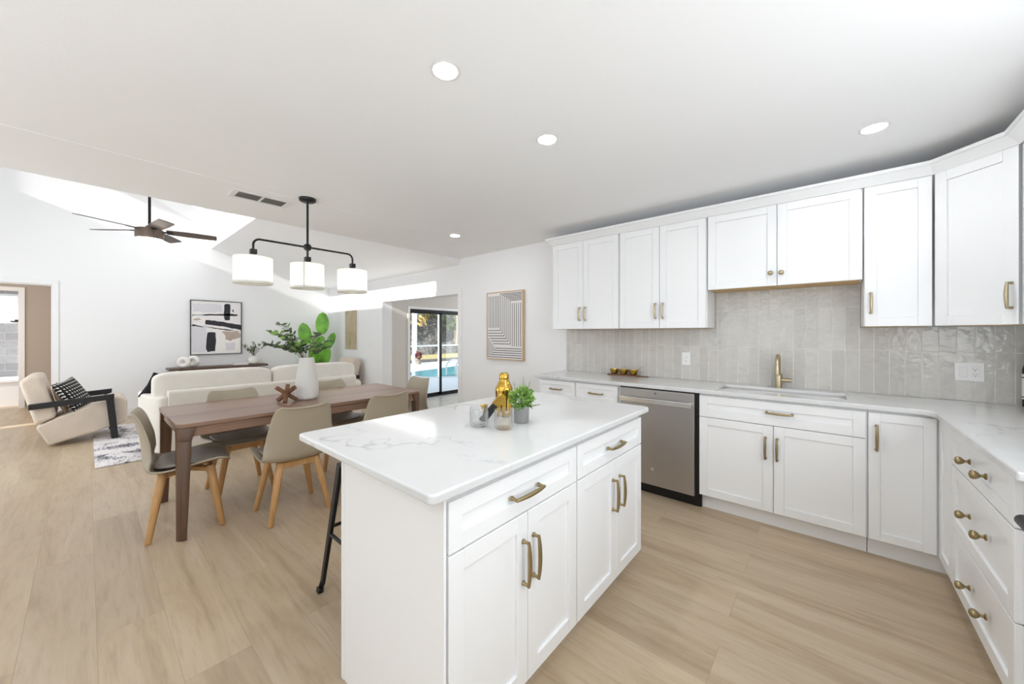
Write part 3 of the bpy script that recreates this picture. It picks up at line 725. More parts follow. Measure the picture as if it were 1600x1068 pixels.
# three-shade linear pendant over the dining table
PX = -3.23
t = thing('pendant_lamp', 'black three-arm pendant lamp with white drum shades over the dining table', 'lamp', (PX, 1.183, ZC))
P('canopy', MB().lathe([(0.0, -0.026), (0.052, -0.026), (0.060, -0.020), (0.064, -0.0005)], n=32), 'black', t, ang=40)
P('rod', MB().cyl((0, 0, -0.024), (0, 0, -0.372), 0.0085, n=14).tube([(0, 0, -0.024), (0, 0, -0.04)], [0.014, 0.0085], 14), 'black', t)
k = MB().lathe([(0.0, -0.028), (0.014, -0.027), (0.026, -0.018), (0.032, 0), (0.026, 0.018), (0.014, 0.027), (0.0, 0.028)], (0, 0, -0.398), 24)
P('hub', k, 'black', t)
arm = MB(); L = 0.375
p = []
for i in range(9): a = PI/2*i/8; p.append((0, -(L-0.045)-0.045*math.sin(a), -0.398-0.045+0.045*math.cos(a)))
left = [(0, 0, -0.398)] + p + [(0, -L, -0.485)]
for sgn in (1, -1): P('arm', MB().tube([(0, sgn*q[1], q[2]) for q in left], 0.0078, 12), 'black', t)
P('stem', MB().cyl((0, 0, -0.42), (0, 0, -0.485), 0.0078, n=12), 'black', t)
for yy in (-L, 0, L):
    s = P('shade', MB().grid(lambda u, v: (0.122*math.cos(2*PI*u), yy+0.122*math.sin(2*PI*u), -0.735+0.195*v), 48, 1, cu=True), 'shade', t, solid=0.002)
    for zz, hh in ((-0.735, 0.014), (-0.540, 0.002)):
        P('rim', MB().lathe([(0.1225, zz-0.002), (0.1240, zz-0.002), (0.1240, zz+hh), (0.1225, zz+hh)], (0, yy, 0), 48), 'shade', s)
    P('diffuser', MB().lathe([(0.0, -0.7385), (0.1205, -0.7385), (0.1205, -0.7365), (0.0, -0.7365)], (0, yy, 0), 36), 'shade', s)
    if yy == 0: P('seam', MB().grid(lambda u, v: (0.1236*math.cos(-0.62+0.14*u), 0.1236*math.sin(-0.62+0.14*u), -0.733+0.191*v), 4, 1), 'shade', s, solid=0.0012)
    P('spider', MB().bar((-0.121, yy, -0.548), (0.121, yy, -0.548), 0.004, 0.003).bar((0, yy-0.121, -0.548), (0, yy+0.121, -0.548), 0.004, 0.003), 'black', s)
    P('socket', MB().box(-0.021, 0.021, yy-0.021, yy+0.021, -0.515, -0.478).cyl((0, yy, -0.515), (0, yy, -0.59), 0.011, n=12), 'black', t, 0.003)
    P('bulb', MB().ell((0, yy, -0.612), (0.024, 0.024, 0.030), 14, 10), 'fanglow', t)
    d = bpy.data.lights.new('pendant_bulb_light', 'POINT'); d.energy = 7.5; d.color = (1, 0.985, 0.96); d.shadow_soft_size = 0.03
    lo = link(bpy.data.objects.new('pendant_bulb_light', d)); lo.location = (0, yy, -0.675); lo.parent = t

# ceiling fan in the living room
FX, FY = -5.36, 0.43
ztop = zb(FY); zf = 2.40
t = thing('ceiling_fan', 'five-blade dark ceiling fan with a glowing light below its motor', 'fan', (FX, FY, zf))
P('ceiling_mount', MB().lathe([(0.0, ztop-zf-0.10), (0.05, ztop-zf-0.10), (0.07, ztop-zf-0.06), (0.07, ztop-zf+0.02)], n=24), 'black', t)
P('downrod', MB().cyl((0, 0, 0.05), (0, 0, ztop-zf-0.08), 0.012, n=14), 'black', t)
P('motor', MB().lathe([(0.0, 0.06), (0.028, 0.055), (0.034, 0.030), (0.104, 0.022), (0.112, 0.012), (0.112, -0.060), (0.108, -0.080), (0.0, -0.080)], n=36), 'fanmotor', t)
P('light_lens', MB().lathe([(0.0, -0.118), (0.05, -0.115), (0.09, -0.104), (0.106, -0.081), (0.0, -0.079)], n=36), 'fanglow', t)
for a in (8, 79, 151, 223, 295):
    k = MB(); k.T = Matrix.Rotation(math.radians(a), 4, 'Z') @ Matrix.Translation((0, 0, 0.012)) @ Matrix.Rotation(math.radians(-12), 4, 'X')
    k.prism([(0.13, -0.050), (0.30, -0.062), (0.535, -0.060), (0.548, -0.045), (0.548, 0.050), (0.535, 0.062), (0.30, 0.062), (0.13, 0.052)], -0.0035, 0.0035)
    bl = P('blade', k, 'fanblade', t, 0.0015)
    k = MB(); k.T = Matrix.Rotation(math.radians(a), 4, 'Z') @ Matrix.Translation((0, 0, 0.012)) @ Matrix.Rotation(math.radians(-12), 4, 'X')
    k.box(0.085, 0.185, -0.020, 0.020, -0.008, -0.0036); P('blade_bracket', k, 'black', bl, 0.002)

# ================================================================== ISLAND OBJECTS
ZI = 0.914
def tumbler(x, y, label):
    t = thing('tumbler_glass', label, 'glass', (x, y, ZI), 0, 'fluted tumblers')
    R = 0.041; H = 0.088
    fl = lambda a, r, h: r*(1+0.045*math.cos(22*a)) if 0.012 < h < 0.070 and r > 0.030 else r
    prof = [(0.0, 0.0008), (0.032, 0.0005), (0.038, 0.004), (0.0405, 0.014)] + [(R, 0.02+0.046*i/5) for i in range(6)] + [(R, 0.074), (R, H-0.002), (R-0.0012, H), (R-0.0026, H-0.001), (R-0.0034, 0.03), (R-0.006, 0.016), (R-0.014, 0.0125), (0.0, 0.012)]
    P('glass_body', MB().lathe(prof, n=132, fn=lambda a, r, h: fl(a, r, h) if r >= R-0.0006 else r), 'tumbler', t, ang=60)
tumbler(-1.200, 1.165, 'clear fluted tumbler on the island, nearer the dining table')
tumbler(-1.086, 1.205, 'clear fluted tumbler on the island in front of the grey plant pot')
t = thing('cocktail_shaker', 'polished gold cocktail shaker behind the potted herb on the island', 'shaker', (-1.262, 1.405, ZI))
k = MB().lathe([(0.0, 0.0005), (0.036, 0.0005), (0.040, 0.004), (0.0445, 0.12), (0.0445, 0.130)], n=32); P('cup', k, 'gold', t)
P('cap', MB().lathe([(0.0450, 0.130), (0.0450, 0.136), (0.041, 0.150), (0.030, 0.172), (0.024, 0.182), (0.024, 0.186)], n=32), 'gold', t)
P('lid', MB().lathe([(0.0245, 0.186), (0.0255, 0.190), (0.0240, 0.212), (0.018, 0.220), (0.0, 0.222)], n=28), 'gold', t)
t = thing('bar_tongs', 'black and gold bar tool propped behind the tumblers', 'bar tool', (-1.215, 1.285, ZI))
P('blade', MB().bar((-0.042, -0.046, 0.001), (0.022, 0.030, 0.118), 0.014, 0.036, 0.014, 0.028), 'plasticblack', t, 0.001)
P('handle', MB().bar((0.000, 0.006, 0.074), (0.027, 0.036, 0.126), 0.018, 0.044, 0.018, 0.032), 'gold', t, 0.002)
t = thing('bar_jigger', 'small gold jigger standing beside the shaker on the island', 'jigger', (-1.270, 1.268, ZI))
P('cup', MB().lathe([(0.0, 0.0005), (0.017, 0.0005), (0.006, 0.03), (0.006, 0.034), (0.019, 0.074), (0.0175, 0.074), (0.0, 0.045)], n=24), 'gold', t)

def bushy(mb, c, r, n, ln, wd, rnd, ups=0.4, m=0, flat=1.0):
    c = Vector(c)
    for i in range(n):
        d = Vector((rnd.gauss(0, 1), rnd.gauss(0, 1), rnd.gauss(0, 1)*flat)).normalized()
        q = c+Vector((d.x*r[0], d.y*r[1], d.z*r[2]))*rnd.uniform(0.45, 1.0)
        dd = (d+Vector((rnd.uniform(-.6, .6), rnd.uniform(-.6, .6), rnd.uniform(-.3, .6)+ups))).normalized()
        s = rnd.uniform(0.7, 1.25)
        mb.leaf(q, dd, ln*s, wd*s, (rnd.uniform(-1, 1), rnd.uniform(-1, 1), 1), 0.15, m, 3)
    return mb
rnd = random.Random(3)
t = thing('potted_herb', 'small bushy green herb in a grey metal pot on the island', 'plant', (-1.103, 1.352, ZI))
P('pot', MB().lathe([(0.0, 0.0005), (0.033, 0.0005), (0.0345, 0.003), (0.0365, 0.074), (0.0375, 0.076), (0.0365, 0.078), (0.0335, 0.077), (0.032, 0.066), (0.0, 0.066)], n=28), 'galv', t)
P('soil', MB().lathe([(0.0, 0.0665), (0.0315, 0.0665), (0.0315, 0.069), (0.0, 0.070)], n=20), 'soil', t)
k = MB(); bushy(k, (0, 0, 0.112), (0.054, 0.054, 0.048), 420, 0.021, 0.014, rnd)
st = MB()
for (dx, dy, h) in ((0.005, 0.01, 0.216), (0.040, 0.016, 0.196), (-0.035, -0.018, 0.186), (0.022, -0.03, 0.165), (-0.01, 0.04, 0.18), (0.066, 0.030, 0.115), (0.050, -0.045, 0.105), (0.075, 0.045, 0.085)):
    path = [(dx*0.15, dy*0.15, 0.068), (dx*0.6, dy*0.6, 0.068+(h-0.068)*0.55), (dx, dy, h)]; st.tube(path, [0.0014, 0.0011, 0.0007], 6)
    for i in range(13):
        f = 0.35+0.65*i/12; a = i*2.1; b = Vector(path[0]).lerp(Vector(path[2]), f)
        k.leaf(b, (math.cos(a), math.sin(a), 0.55), 0.013, 0.009, (0, 0, 1), 0.1, 0, 3)
P('foliage', k, 'leaf', t); P('stems', st, 'olive', t)

# ================================================================== BACK WORKTOP OBJECTS
t = thing('serving_board', 'narrow brown wooden serving board with a thin handle against the splashback', 'board', (-1.53, 3.505, ZI))
P('plank', MB().prism(rrect(-0.175, 0.150, -0.030, 0.030, 0.012), 0.0005, 0.012), 'brownstick', t, 0.002)
P('handle', MB().box(0.149, 0.235, -0.011, 0.011, 0.002, 0.011), 'brownstick', t, 0.002)
for i, lb in enumerate(('gold snack bowl on the wooden board, nearest the striped picture', 'middle gold snack bowl on the wooden board', 'gold snack bowl on the wooden board holding a small spoon')):
    o = P('snack_bowl', MB().lathe([(0.0, 0.0), (0.020, 0.0), (0.030, 0.008), (0.043, 0.038), (0.046, 0.050), (0.0435, 0.050), (0.040, 0.038), (0.028, 0.012), (0.0, 0.008)], n=28), 'gold')
    o.location = (-1.53-0.110+0.100*i, 3.505, ZI+0.0125); tag(o, lb, 'bowl', 'gold snack bowls')
o = P('small_spoon', MB().tube([(-0.012, 0.002, 0.018), (0.01, 0.002, 0.030), (0.055, 0.004, 0.066), (0.092, 0.006, 0.092)], [(0.010, 0.003), (0.006, 0.002), (0.0024, 0.0018), (0.003, 0.002)], 10), 'gold')
o.location = (-1.44, 3.505, ZI+0.0125); tag(o, 'thin gold spoon leaning out of a gold snack bowl', 'spoon')
t = thing('dark_bottle', 'tall black bottle with a pale label at the right edge of the worktop', 'bottle', (0.890, 3.515, ZI))
P('glass_body', MB().lathe([(0.0, 0.0005), (0.034, 0.0005), (0.037, 0.004), (0.037, 0.215), (0.033, 0.235), (0.016, 0.262), (0.0135, 0.30), (0.0, 0.30)], n=32), 'plasticblack', t)
P('label_band', MB().lathe([(0.0375, 0.045), (0.0378, 0.045), (0.0378, 0.190), (0.0375, 0.190)], n=32), 'pcream', t)
k = MB()
for i in range(9):
    a = math.radians(205+3*0); zz = 0.055+0.014*i
    k.lathe([(0.0380, zz), (0.0384, zz), (0.0384, zz+0.006), (0.0380, zz+0.006)], n=32) if i in (0, 8) else None
P('label_rule', k, 'linew', t)
P('cap', MB().lathe([(0.0145, 0.292), (0.0150, 0.292), (0.0150, 0.330), (0.0, 0.331)], n=24), 'black', t)

# ================================================================== WALL ART
t = thing('striped_picture', 'tall framed picture of black and cream maze-like stripes', 'picture', (-3.20, YW-0.001, 1.438))
W2, H2 = 0.318, 0.448
P('canvas', MB().box(-W2+0.012, W2-0.012, -0.034, -0.004, -H2+0.012, H2-0.012), 'canvas', t)
P('frame', MB().box(-W2, -W2+0.014, -0.042, 0, -H2, H2).box(W2-0.014, W2, -0.042, 0, -H2, H2).box(-W2+0.014, W2-0.014, -0.042, 0, H2-0.014, H2).box(-W2+0.014, W2-0.014, -0.042, 0, -H2, -H2+0.014), 'oakframe', t, 0.002)
k = MB()
U = lambda u: -W2+0.028+(u)*(2*W2-0.056); V = lambda v: H2-0.028-v*(2*H2-0.056)
tw = 0.0085
def seg(u0, v0, u1, v1):
    a, b, c, d = U(u0), U(u1), V(v0), V(v1)
    k.box(min(a, b)-tw/2, max(a, b)+tw/2, -0.0350, -0.0342, min(c, d)-tw/2, max(c, d)+tw/2)
for i in range(7): u = 0.02+0.052*i; seg(u, 0.035, u, 0.53)
for i in range(6):
    v0 = 0.005+0.022*i; u = 0.385+0.058*i; v1 = 0.575+0.042*i
    seg(u, v0, 1.0, v0); seg(u, v0, u, v1); seg(0.0 if i < 3 else 0.055*(i-2), v1, u, v1)
for i in range(5): u = 0.735+0.060*i; seg(u, 0.165, u, 0.815)
for i in range(5):
    u = 0.0+0.055*i; v1 = 0.995-0.035*i; seg(u, 0.70+0.040*i, u, v1); seg(u, v1, 1.0, v1)
P('stripes', k, 'linew', t)

t = thing('abstract_painting', 'square black-framed abstract painting above the console table', 'painting', (XF+0.001, 1.572, 1.442), PI/2)
# local x -> world +Y, local -y -> world +X (towards the room)
A, B = 0.375, 0.492
P('canvas', MB().box(-A+0.012, A-0.012, -0.026, -0.004, -B+0.012, B-0.012), 'canvas', t)
P('frame', MB().box(-A, -A+0.010, -0.036, 0, -B, B).box(A-0.010, A, -0.036, 0, -B, B).box(-A+0.010, A-0.010, -0.036, 0, B-0.010, B).box(-A+0.010, A-0.010, -0.036, 0, -B, -B+0.010), 'black', t, 0.001)
def stroke(name, m, polys, y0=-0.0268, rag=0.006, seed=1):
    r = random.Random(seed)
    for poly in polys:
        mb = MB(); pts = []
        for i in range(len(poly)):
            a, b = poly[i], poly[(i+1) % len(poly)]; n = max(2, int(math.hypot(b[0]-a[0], b[1]-a[1])/0.06))
            for j in range(n): pts.append((a[0]+(b[0]-a[0])*j/n+r.uniform(-rag, rag), a[1]+(b[1]-a[1])*j/n+r.uniform(-rag, rag)))
        q = [(-A+0.012+min(max(u, 0), 1)*(2*A-0.024), B-0.012-min(max(v, 0), 1)*(2*B-0.024)) for u, v in pts]
        mb.prism(q, y0, -0.0255, 'y')
        P(name, mb, m, t)
stroke('cream_stroke', 'pcream', [[(0.0, 0.42), (0.5, 0.44), (1.0, 0.56), (1.0, 0.99), (0.46, 0.99), (0.50, 0.60), (0.25, 0.50), (0, 0.5)], [(0.02, 0.30), (0.35, 0.32), (0.30, 0.40), (0.02, 0.38)]], -0.0262, 0.012, 2)
stroke('grey_stroke', 'pgrey', [[(0.03, 0.06), (0.58, 0.05), (0.60, 0.20), (0.03, 0.21)], [(0.02, 0.44), (0.28, 0.48), (0.27, 0.97), (0.02, 0.97)], [(0.68, 0.79), (0.88, 0.79), (0.86, 0.94), (0.69, 0.94)], [(0.0, 0.445), (0.45, 0.47), (0.45, 0.50), (0.0, 0.48)]], -0.0265, 0.014, 3)
stroke('tan_stroke', 'ptan', [[(0.60, 0.585), (0.72, 0.57), (0.93, 0.565), (1.0, 0.62), (0.97, 0.70), (0.84, 0.72), (0.78, 0.755), (0.66, 0.735), (0.67, 0.66)], [(0.02, 0.34), (0.16, 0.325), (0.19, 0.36), (0.06, 0.37)]], -0.0268, 0.014, 4)
stroke('black_stroke', 'pblack', [[(0.645, 0.06), (0.66, 0.035), (0.75, 0.035), (0.775, 0.07), (0.775, 0.22), (0.76, 0.355), (0.66, 0.36), (0.64, 0.22)], [(0.02, 0.265), (0.5, 0.240), (0.93, 0.228), (0.93, 0.265), (0.5, 0.262), (0.02, 0.278)],
    [(0.27, 0.355), (0.45, 0.365), (1.0, 0.44), (1.0, 0.545), (0.62, 0.475), (0.27, 0.435)], [(0.24, 0.485), (0.5, 0.505), (0.86, 0.545), (0.75, 0.555), (0.45, 0.52)],
    [(0.31, 0.59), (0.47, 0.59), (0.48, 0.75), (0.465, 0.95), (0.31, 0.965), (0.285, 0.9), (0.295, 0.72)], [(0.815, 0.14), (0.84, 0.14), (0.84, 0.19), (0.815, 0.19)]], -0.0272, 0.006, 5)
def mottle_mat():
    k = N('tan_green_mottle'); v = k.coord((1, 1, 1)); n = k.noise(v, 3.5, 4, 0.6, 0.8); n2 = k.noise(v, 26, 3)
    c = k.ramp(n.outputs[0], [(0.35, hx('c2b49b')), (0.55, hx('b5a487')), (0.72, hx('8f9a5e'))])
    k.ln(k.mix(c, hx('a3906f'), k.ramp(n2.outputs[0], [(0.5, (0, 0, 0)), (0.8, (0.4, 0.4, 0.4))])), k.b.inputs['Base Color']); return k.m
M['print'] = mottle_mat()  # mottled tan and green colour for the narrow wall panel
t = thing('narrow_panel', 'narrow tan and green unframed panel left of the wide opening', 'picture', (-7.475, YW-0.001, 1.405))
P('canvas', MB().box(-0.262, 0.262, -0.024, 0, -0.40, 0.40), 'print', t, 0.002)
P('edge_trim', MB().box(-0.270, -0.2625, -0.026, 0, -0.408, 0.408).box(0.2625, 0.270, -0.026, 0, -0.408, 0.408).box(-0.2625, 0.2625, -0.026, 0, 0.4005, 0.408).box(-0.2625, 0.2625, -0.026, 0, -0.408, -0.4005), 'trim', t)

# ================================================================== DINING SET
TX0, TX1, TY0, TY1, TZ = -4.020, -3.130, 0.372, 2.232, 0.752
t = thing('dining_table', 'long walnut dining table with tapered corner legs', 'table', ((TX0+TX1)/2, (TY0+TY1)/2, 0))
k = WB(t); k.prism([(TX0+0.035, TY0), (TX1-0.035, TY0), (TX1, TY0+0.035), (TX1, TY1-0.035), (TX1-0.035, TY1), (TX0+0.035, TY1), (TX0, TY1-0.035), (TX0, TY0+0.035)], TZ-0.026, TZ)
P('tabletop', k, 'walnut_y', t, 0.005, 2)
a_ = 0.022
for (x0, x1, y0, y1) in ((TX0+0.08, TX1-0.08, TY0+a_, TY0+a_+0.02), (TX0+0.08, TX1-0.08, TY1-a_-0.02, TY1-a_), (TX0+a_, TX0+a_+0.0201, TY0+0.08, TY1-0.08), (TX1-a_-0.02, TX1-a_, TY0+0.08, TY1-0.08)):
    P('apron', WB(t).box(x0, x1, y0, y1, TZ-0.092, TZ-0.0265), 'walnut_y', t, 0.002)
for sx in (0, 1):
    for sy in (0, 1):
        k = WB(t); x = TX0 if sx == 0 else TX1; y = TY0 if sy == 0 else TY1; ix = 1 if sx == 0 else -1; iy = 1 if sy == 0 else -1
        def ring(w, z, c, o): return [(x+ix*(o+p), y+iy*(o+q), z) for p, q in ((c, 0), (w, 0), (w, w), (0, w), (0, c))]
        for (w0, z0, w1, z1) in ((0.048, 0.0, 0.072, TZ-0.115), (0.072, TZ-0.115, 0.095, TZ-0.0265)):
            lo_, hi_ = ring(w0, z0, 0.028, 0.004), ring(w1, z1, 0.030, 0.004)
            k.add(lo_+hi_, [(4, 3, 2, 1, 0), (5, 6, 7, 8, 9)]+[(i, (i+1) % 5, 5+(i+1) % 5, 5+i) for i in range(5)])
        P('leg', k, 'walnut_z', t, 0.002)

# tulip-style chair, local +y is where the sitter faces
PR = [(0.232, 0.432, 0.205), (0.205, 0.446, 0.225), (0.12, 0.443, 0.240), (0.02, 0.430, 0.245), (-0.08, 0.416, 0.245), (-0.150, 0.420, 0.245), (-0.200, 0.452, 0.243), (-0.216, 0.520, 0.235), (-0.222, 0.60, 0.220), (-0.236, 0.69, 0.205), (-0.254, 0.77, 0.190), (-0.268, 0.812, 0.172), (-0.278, 0.828, 0.150)]
def prof_at(v):
    f = v*(len(PR)-1); i = min(int(f), len(PR)-2); u = f-i
    p0, p1, p2, p3 = PR[max(i-1, 0)], PR[i], PR[i+1], PR[min(i+2, len(PR)-1)]
    return [0.5*((2*b)+(c-a)*u+(2*a-5*b+4*c-d)*u*u+(3*b-a-3*c+d)*u**3) for a, b, c, d in zip(p0, p1, p2, p3)]
def shell(u, v):
    s = 2*u-1; y, z, w = prof_at(v)
    if v < 0.10: w *= (1-0.32*(1-v/0.10)**2)
    e = abs(s)**2.6
    back = max(0.0, min(1.0, (v-0.42)/0.18)); seat = 1-back
    z += e*0.040*seat*min(1, v/0.12); y += e*0.050*back*(1-0.55*max(0, (v-0.7)/0.3))
    if v > 0.82: z += -0.016*((v-0.82)/0.18)*(1-abs(s)**2*1.0) 
    return (s*w, y, z)
t = thing('dining_chair', '', 'chair', (0, 0, 0), 0, 'taupe dining chairs')
P('shell', MB().grid(shell, 22, 40), 'shell', t, solid=0.011, ang=60, bevel=0.003)
def pad(u, v):
    a = 2*PI*u; ca, sa = math.cos(a), math.sin(a)
    sx = math.copysign(abs(ca)**0.62, ca); sy = math.copysign(abs(sa)**0.62, sa)
    r = math.sin(PI*v)**0.45; 
    x, y = 0.207*sx*r, 0.022+0.188*sy*r
    return (x, y, 0.4405+0.020*(-math.cos(PI*v))+ 0.022*(abs(x)/0.21)**3+0.012)
P('seat_cushion', MB().grid(pad, 40, 12, cu=True), 'cushion', t, ang=60, merge=True)
k = MB()
for sx in (-1, 1): k.bar((sx*0.118, 0.120, 0.392), (-sx*0.118, -0.120, 0.392), 0.045, 0.030)
k.bar((-0.125, 0.128, 0.388), (0.125, 0.128, 0.388), 0.024, 0.045).bar((-0.125, -0.128, 0.388), (0.125, -0.128, 0.388), 0.024, 0.045)
k.cyl((0, 0, 0.395), (0, 0, 0.421), 0.06, n=20)
P('under_frame', k, 'beech', t, 0.003)
for sx in (-1, 1):
    for sy in (-1, 1):
        top = Vector((sx*0.118, sy*0.122, 0.412)); bot = Vector((sx*0.196, sy*0.186, 0.002))
        k = MB().tube([top, top.lerp(bot, 0.35), bot], [(0.029, 0.024), (0.026, 0.022), (0.0165, 0.0165)], 10)
        P('leg', k, 'beech', t, 0.0015, ang=50)
chair0 = t
CH = [((-3.425, 0.462), -0.13, 'taupe dining chair at the near end of the table, seen side on'),
      ((-3.083, 1.025), PI/2-0.02, 'taupe dining chair with its back to the camera, nearer of the two beside the island'),
      ((-3.083, 1.700), PI/2+0.03, 'taupe dining chair with its back to the camera, partly hidden behind the island top'),
      ((-3.870, 0.875), -PI/2+0.02, 'taupe dining chair on the sofa side of the table, left of the wooden knot'),
      ((-3.870, 1.700), -PI/2, 'taupe dining chair on the sofa side of the table, behind the white vase'),
      ((-3.60, 2.300), PI, 'taupe dining chair at the far end of the table by the patio door')]
for i, ((x, y), rz, lb) in enumerate(CH):
    c = chair0 if i == 0 else dup(chair0)
    c.location = (x, y, 0); c.rotation_euler = (0, 0, rz); c['label'] = lb

rnd = random.Random(5)
t = thing('table_vase', 'large white ribbed vase holding leafy branches on the dining table', 'vase', (-3.525, 1.285, TZ))
def rib(a, r, h):
    return r*(1+0.022*math.sin(24*a+3*math.sin(50*h+2*math.sin(4*a))+2.5*math.sin(3*a+24*h))) if r > 0.058 and 0.008 < h < 0.362 else r
prof = [(0.0, 0.0006), (0.074, 0.0006), (0.084, 0.010)] + [(0.0895+0.0035*math.sin(PI*i/6), 0.02+0.12*i/6) for i in range(7)] + [(0.0895-0.0305*(i/12)**1.2, 0.14+0.212*i/12) for i in range(1, 13)] + [(0.0575, 0.366), (0.055, 0.370), (0.051, 0.364), (0.051, 0.30), (0.0, 0.28)]
P('body', MB().lathe(prof, n=144, fn=rib), 'vase', t, ang=55)
br = MB(); lf = MB(); bz = MB()
for (dx, dy, h, n) in ((-0.02, -0.27, 0.60, 18), (0.02, -0.22, 0.66, 18), (0.05, -0.33, 0.50, 18), (-0.06, -0.16, 0.56, 15), (0.03, -0.20, 0.47, 15), (0.06, 0.07, 0.58, 16), (-0.02, 0.20, 0.52, 16), (0.05, 0.16, 0.46, 13), (0.08, -0.08, 0.50, 14), (0.06, -0.26, 0.58, 16), (0.0, -0.12, 0.50, 14)):
    p0 = Vector((dx*0.08, dy*0.08, 0.30)); p3 = Vector((dx, dy, h)); p1 = p0+Vector((dx*0.1, dy*0.1, 0.14)); p2 = p3-Vector((dx*0.45, dy*0.45, 0.02))
    path = []
    for i in range(11):
        s = i/10; path.append(p0*(1-s)**3+p1*3*s*(1-s)**2+p2*3*s*s*(1-s)+p3*s**3)
    br.tube(path, [0.0026-0.0018*i/10 for i in range(11)], 6)
    n = int(n*1.5)
    for i in range(n):
        s = 0.34+0.66*i/(n-1); f = s*10; q = path[int(min(f, 9))].lerp(path[min(int(f)+1, 10)], f-int(min(f, 9)))
        a = i*2.4+rnd.uniform(-.4, .4); d = (path[10]-path[7]).normalized()
        side = Vector((math.cos(a), math.sin(a), 0.3*math.sin(a*1.7)))
        (lf if rnd.random() < 0.62 else bz).leaf(q, d*0.55+side*0.9, rnd.uniform(0.045, 0.062), rnd.uniform(0.020, 0.027), (rnd.gauss(0.5, 1), rnd.gauss(-0.2, 1), rnd.gauss(0.2, 0.7)), 0.15, 0, 4)
P('branches', br, 'stem', t); P('dark_leaves', lf, 'darkleaf', t, label='dark green leaves'); P('pale_leaves', bz, 'leaf', t, label='lighter green leaves')
t = thing('wooden_knot', 'brown wooden knot sculpture of three crossed sticks on the dining table', 'sculpture', (-3.470, 1.105, TZ+0.075))
for v in ((0.75, 0.45, 0.62), (-0.75, 0.35, 0.62), (0.10, -0.80, 0.62)):
    d = Vector(v).normalized()*0.102; P('stick', MB().bar(-d, d, 0.030, 0.030), 'brownstick', t, 0.003)

# bar stool tucked under the island overhang
t = thing('bar_stool', 'black metal bar stool tucked under the island overhang', 'stool', (-1.765, 1.010, 0))
P('seat', MB().prism(rrect(-0.165, 0.165, -0.165, 0.165, 0.05), 0.655, 0.672), 'black', t, 0.005, 2)
for sx in (-1, 1):
    for sy in (-1, 1):
        a, b = Vector((sx*0.150, sy*0.150, 0.66)), Vector((sx*0.212, sy*0.212, 0.055))
        k = MB().bar(a, b, 0.040, 0.022, 0.026, 0.018, up=(sx*0.4, -sy*0.4, 1)).bar(b, (sx*0.222, sy*0.222, 0.012), 0.026, 0.018, 0.024, 0.018, up=(sx*0.4, -sy*0.4, 1))
        l_ = P('leg', k, 'black', t, 0.003)
        P('foot_cap', MB().bar((sx*0.221, sy*0.221, 0.026), (sx*0.224, sy*0.224, 0.0), 0.032, 0.026, up=(sx*0.4, -sy*0.4, 1)), 'plasticblack', l_, 0.003)
for q, z in ((1, 0.30), (0, 0.335)):
    r_ = 0.150+(0.212-0.150)*(0.66-z)/0.605
    for s in (-1, 1):
        a, b = ((-r_, s*r_, z), (r_, s*r_, z)) if q else ((s*r_, -r_, z), (s*r_, r_, z))
        P('footrest', MB().cyl(a, b, 0.009, n=10), 'black', t)
# ================================================================== LIVING ROOM
o = P('area_rug', MB().prism(rrect(-7.75, -5.47, 0.055, 2.95, 0.01), 0.0005, 0.012), 'rug', None, 0.003)
tag(o, 'pale distressed grey rug under the sofa and armchairs', 'rug')
ZR = 0.0125
def soft(x0, x1, y0, y1, z0, z1, mb=None, bulge=0.02, n=10):
    mb = mb or MB()
    c = Vector(((x0+x1)/2, (y0+y1)/2, (z0+z1)/2)); h = Vector(((x1-x0)/2, (y1-y0)/2, (z1-z0)/2))
    def f(u, v):
        a = 2*PI*u; b = PI*(v-0.5)
        se = lambda q, e: math.copysign(abs(q)**e, q)
        e1, e2 = 0.30, 0.28
        x, y, z = se(math.cos(b), e1)*se(math.cos(a), e2), se(math.cos(b), e1)*se(math.sin(a), e2), se(math.sin(b), e1)
        return c+Vector((h.x*x, h.y*y, h.z*z))
    return mb.grid(f, 48, 24, cu=True)
# sofa: back towards the dining table, facing -x
t = thing('sofa', 'long cream sofa with its back to the dining table', 'sofa', (-5.62, 1.55, ZR))
P('base', WB(t).box(-6.05, -5.24, 0.50, 2.56, 0.09, 0.40), 'sofa', t, 0.02, 3)
k = WB(t).prism([(-5.335, 0.10), (-5.205, 0.10), (-5.185, 0.70), (-5.195, 0.728), (-5.22, 0.735), (-5.30, 0.732), (-5.33, 0.70)], 0.555, 2.56, 'y'); P('back_panel', k, 'sofa', t, 0.012, 3)
k = WB(t).prism([(-5.205, 0.565), (-5.205, 0.495), (-5.28, 0.45), (-5.45, 0.405), (-5.70, 0.380), (-5.98, 0.385), (-6.06, 0.43), (-6.06, 0.565)], 0.09, 0.680); P('arm', k, 'sofa', t, 0.03, 4)
k = WB(t).prism([(-5.205, 2.545), (-5.205, 2.64), (-5.35, 2.70), (-5.7, 2.73), (-6.0, 2.72), (-6.06, 2.66), (-6.06, 2.545)], 0.09, 0.64); P('arm', k, 'sofa', t, 0.03, 4)
for (a, b) in ((0.575, 1.55), (1.56, 2.535)): P('seat_cushion', soft(-6.09, -5.345, a, b, 0.39, 0.52, WB(t)), 'sofa', t, ang=60)
for (a, b) in ((0.452, 1.548), (1.556, 2.63)): P('back_cushion', soft(-5.56, -5.338, a, b, 0.50, 0.915, WB(t)), 'sofa', t, ang=60)
for x in (-5.98, -5.30):
    for y in (0.56, 2.5): P('leg', WB(t).cyl((x, y, ZR), (x, y, 0.095), 0.022, 0.028, 14), 'walnut_z', t)
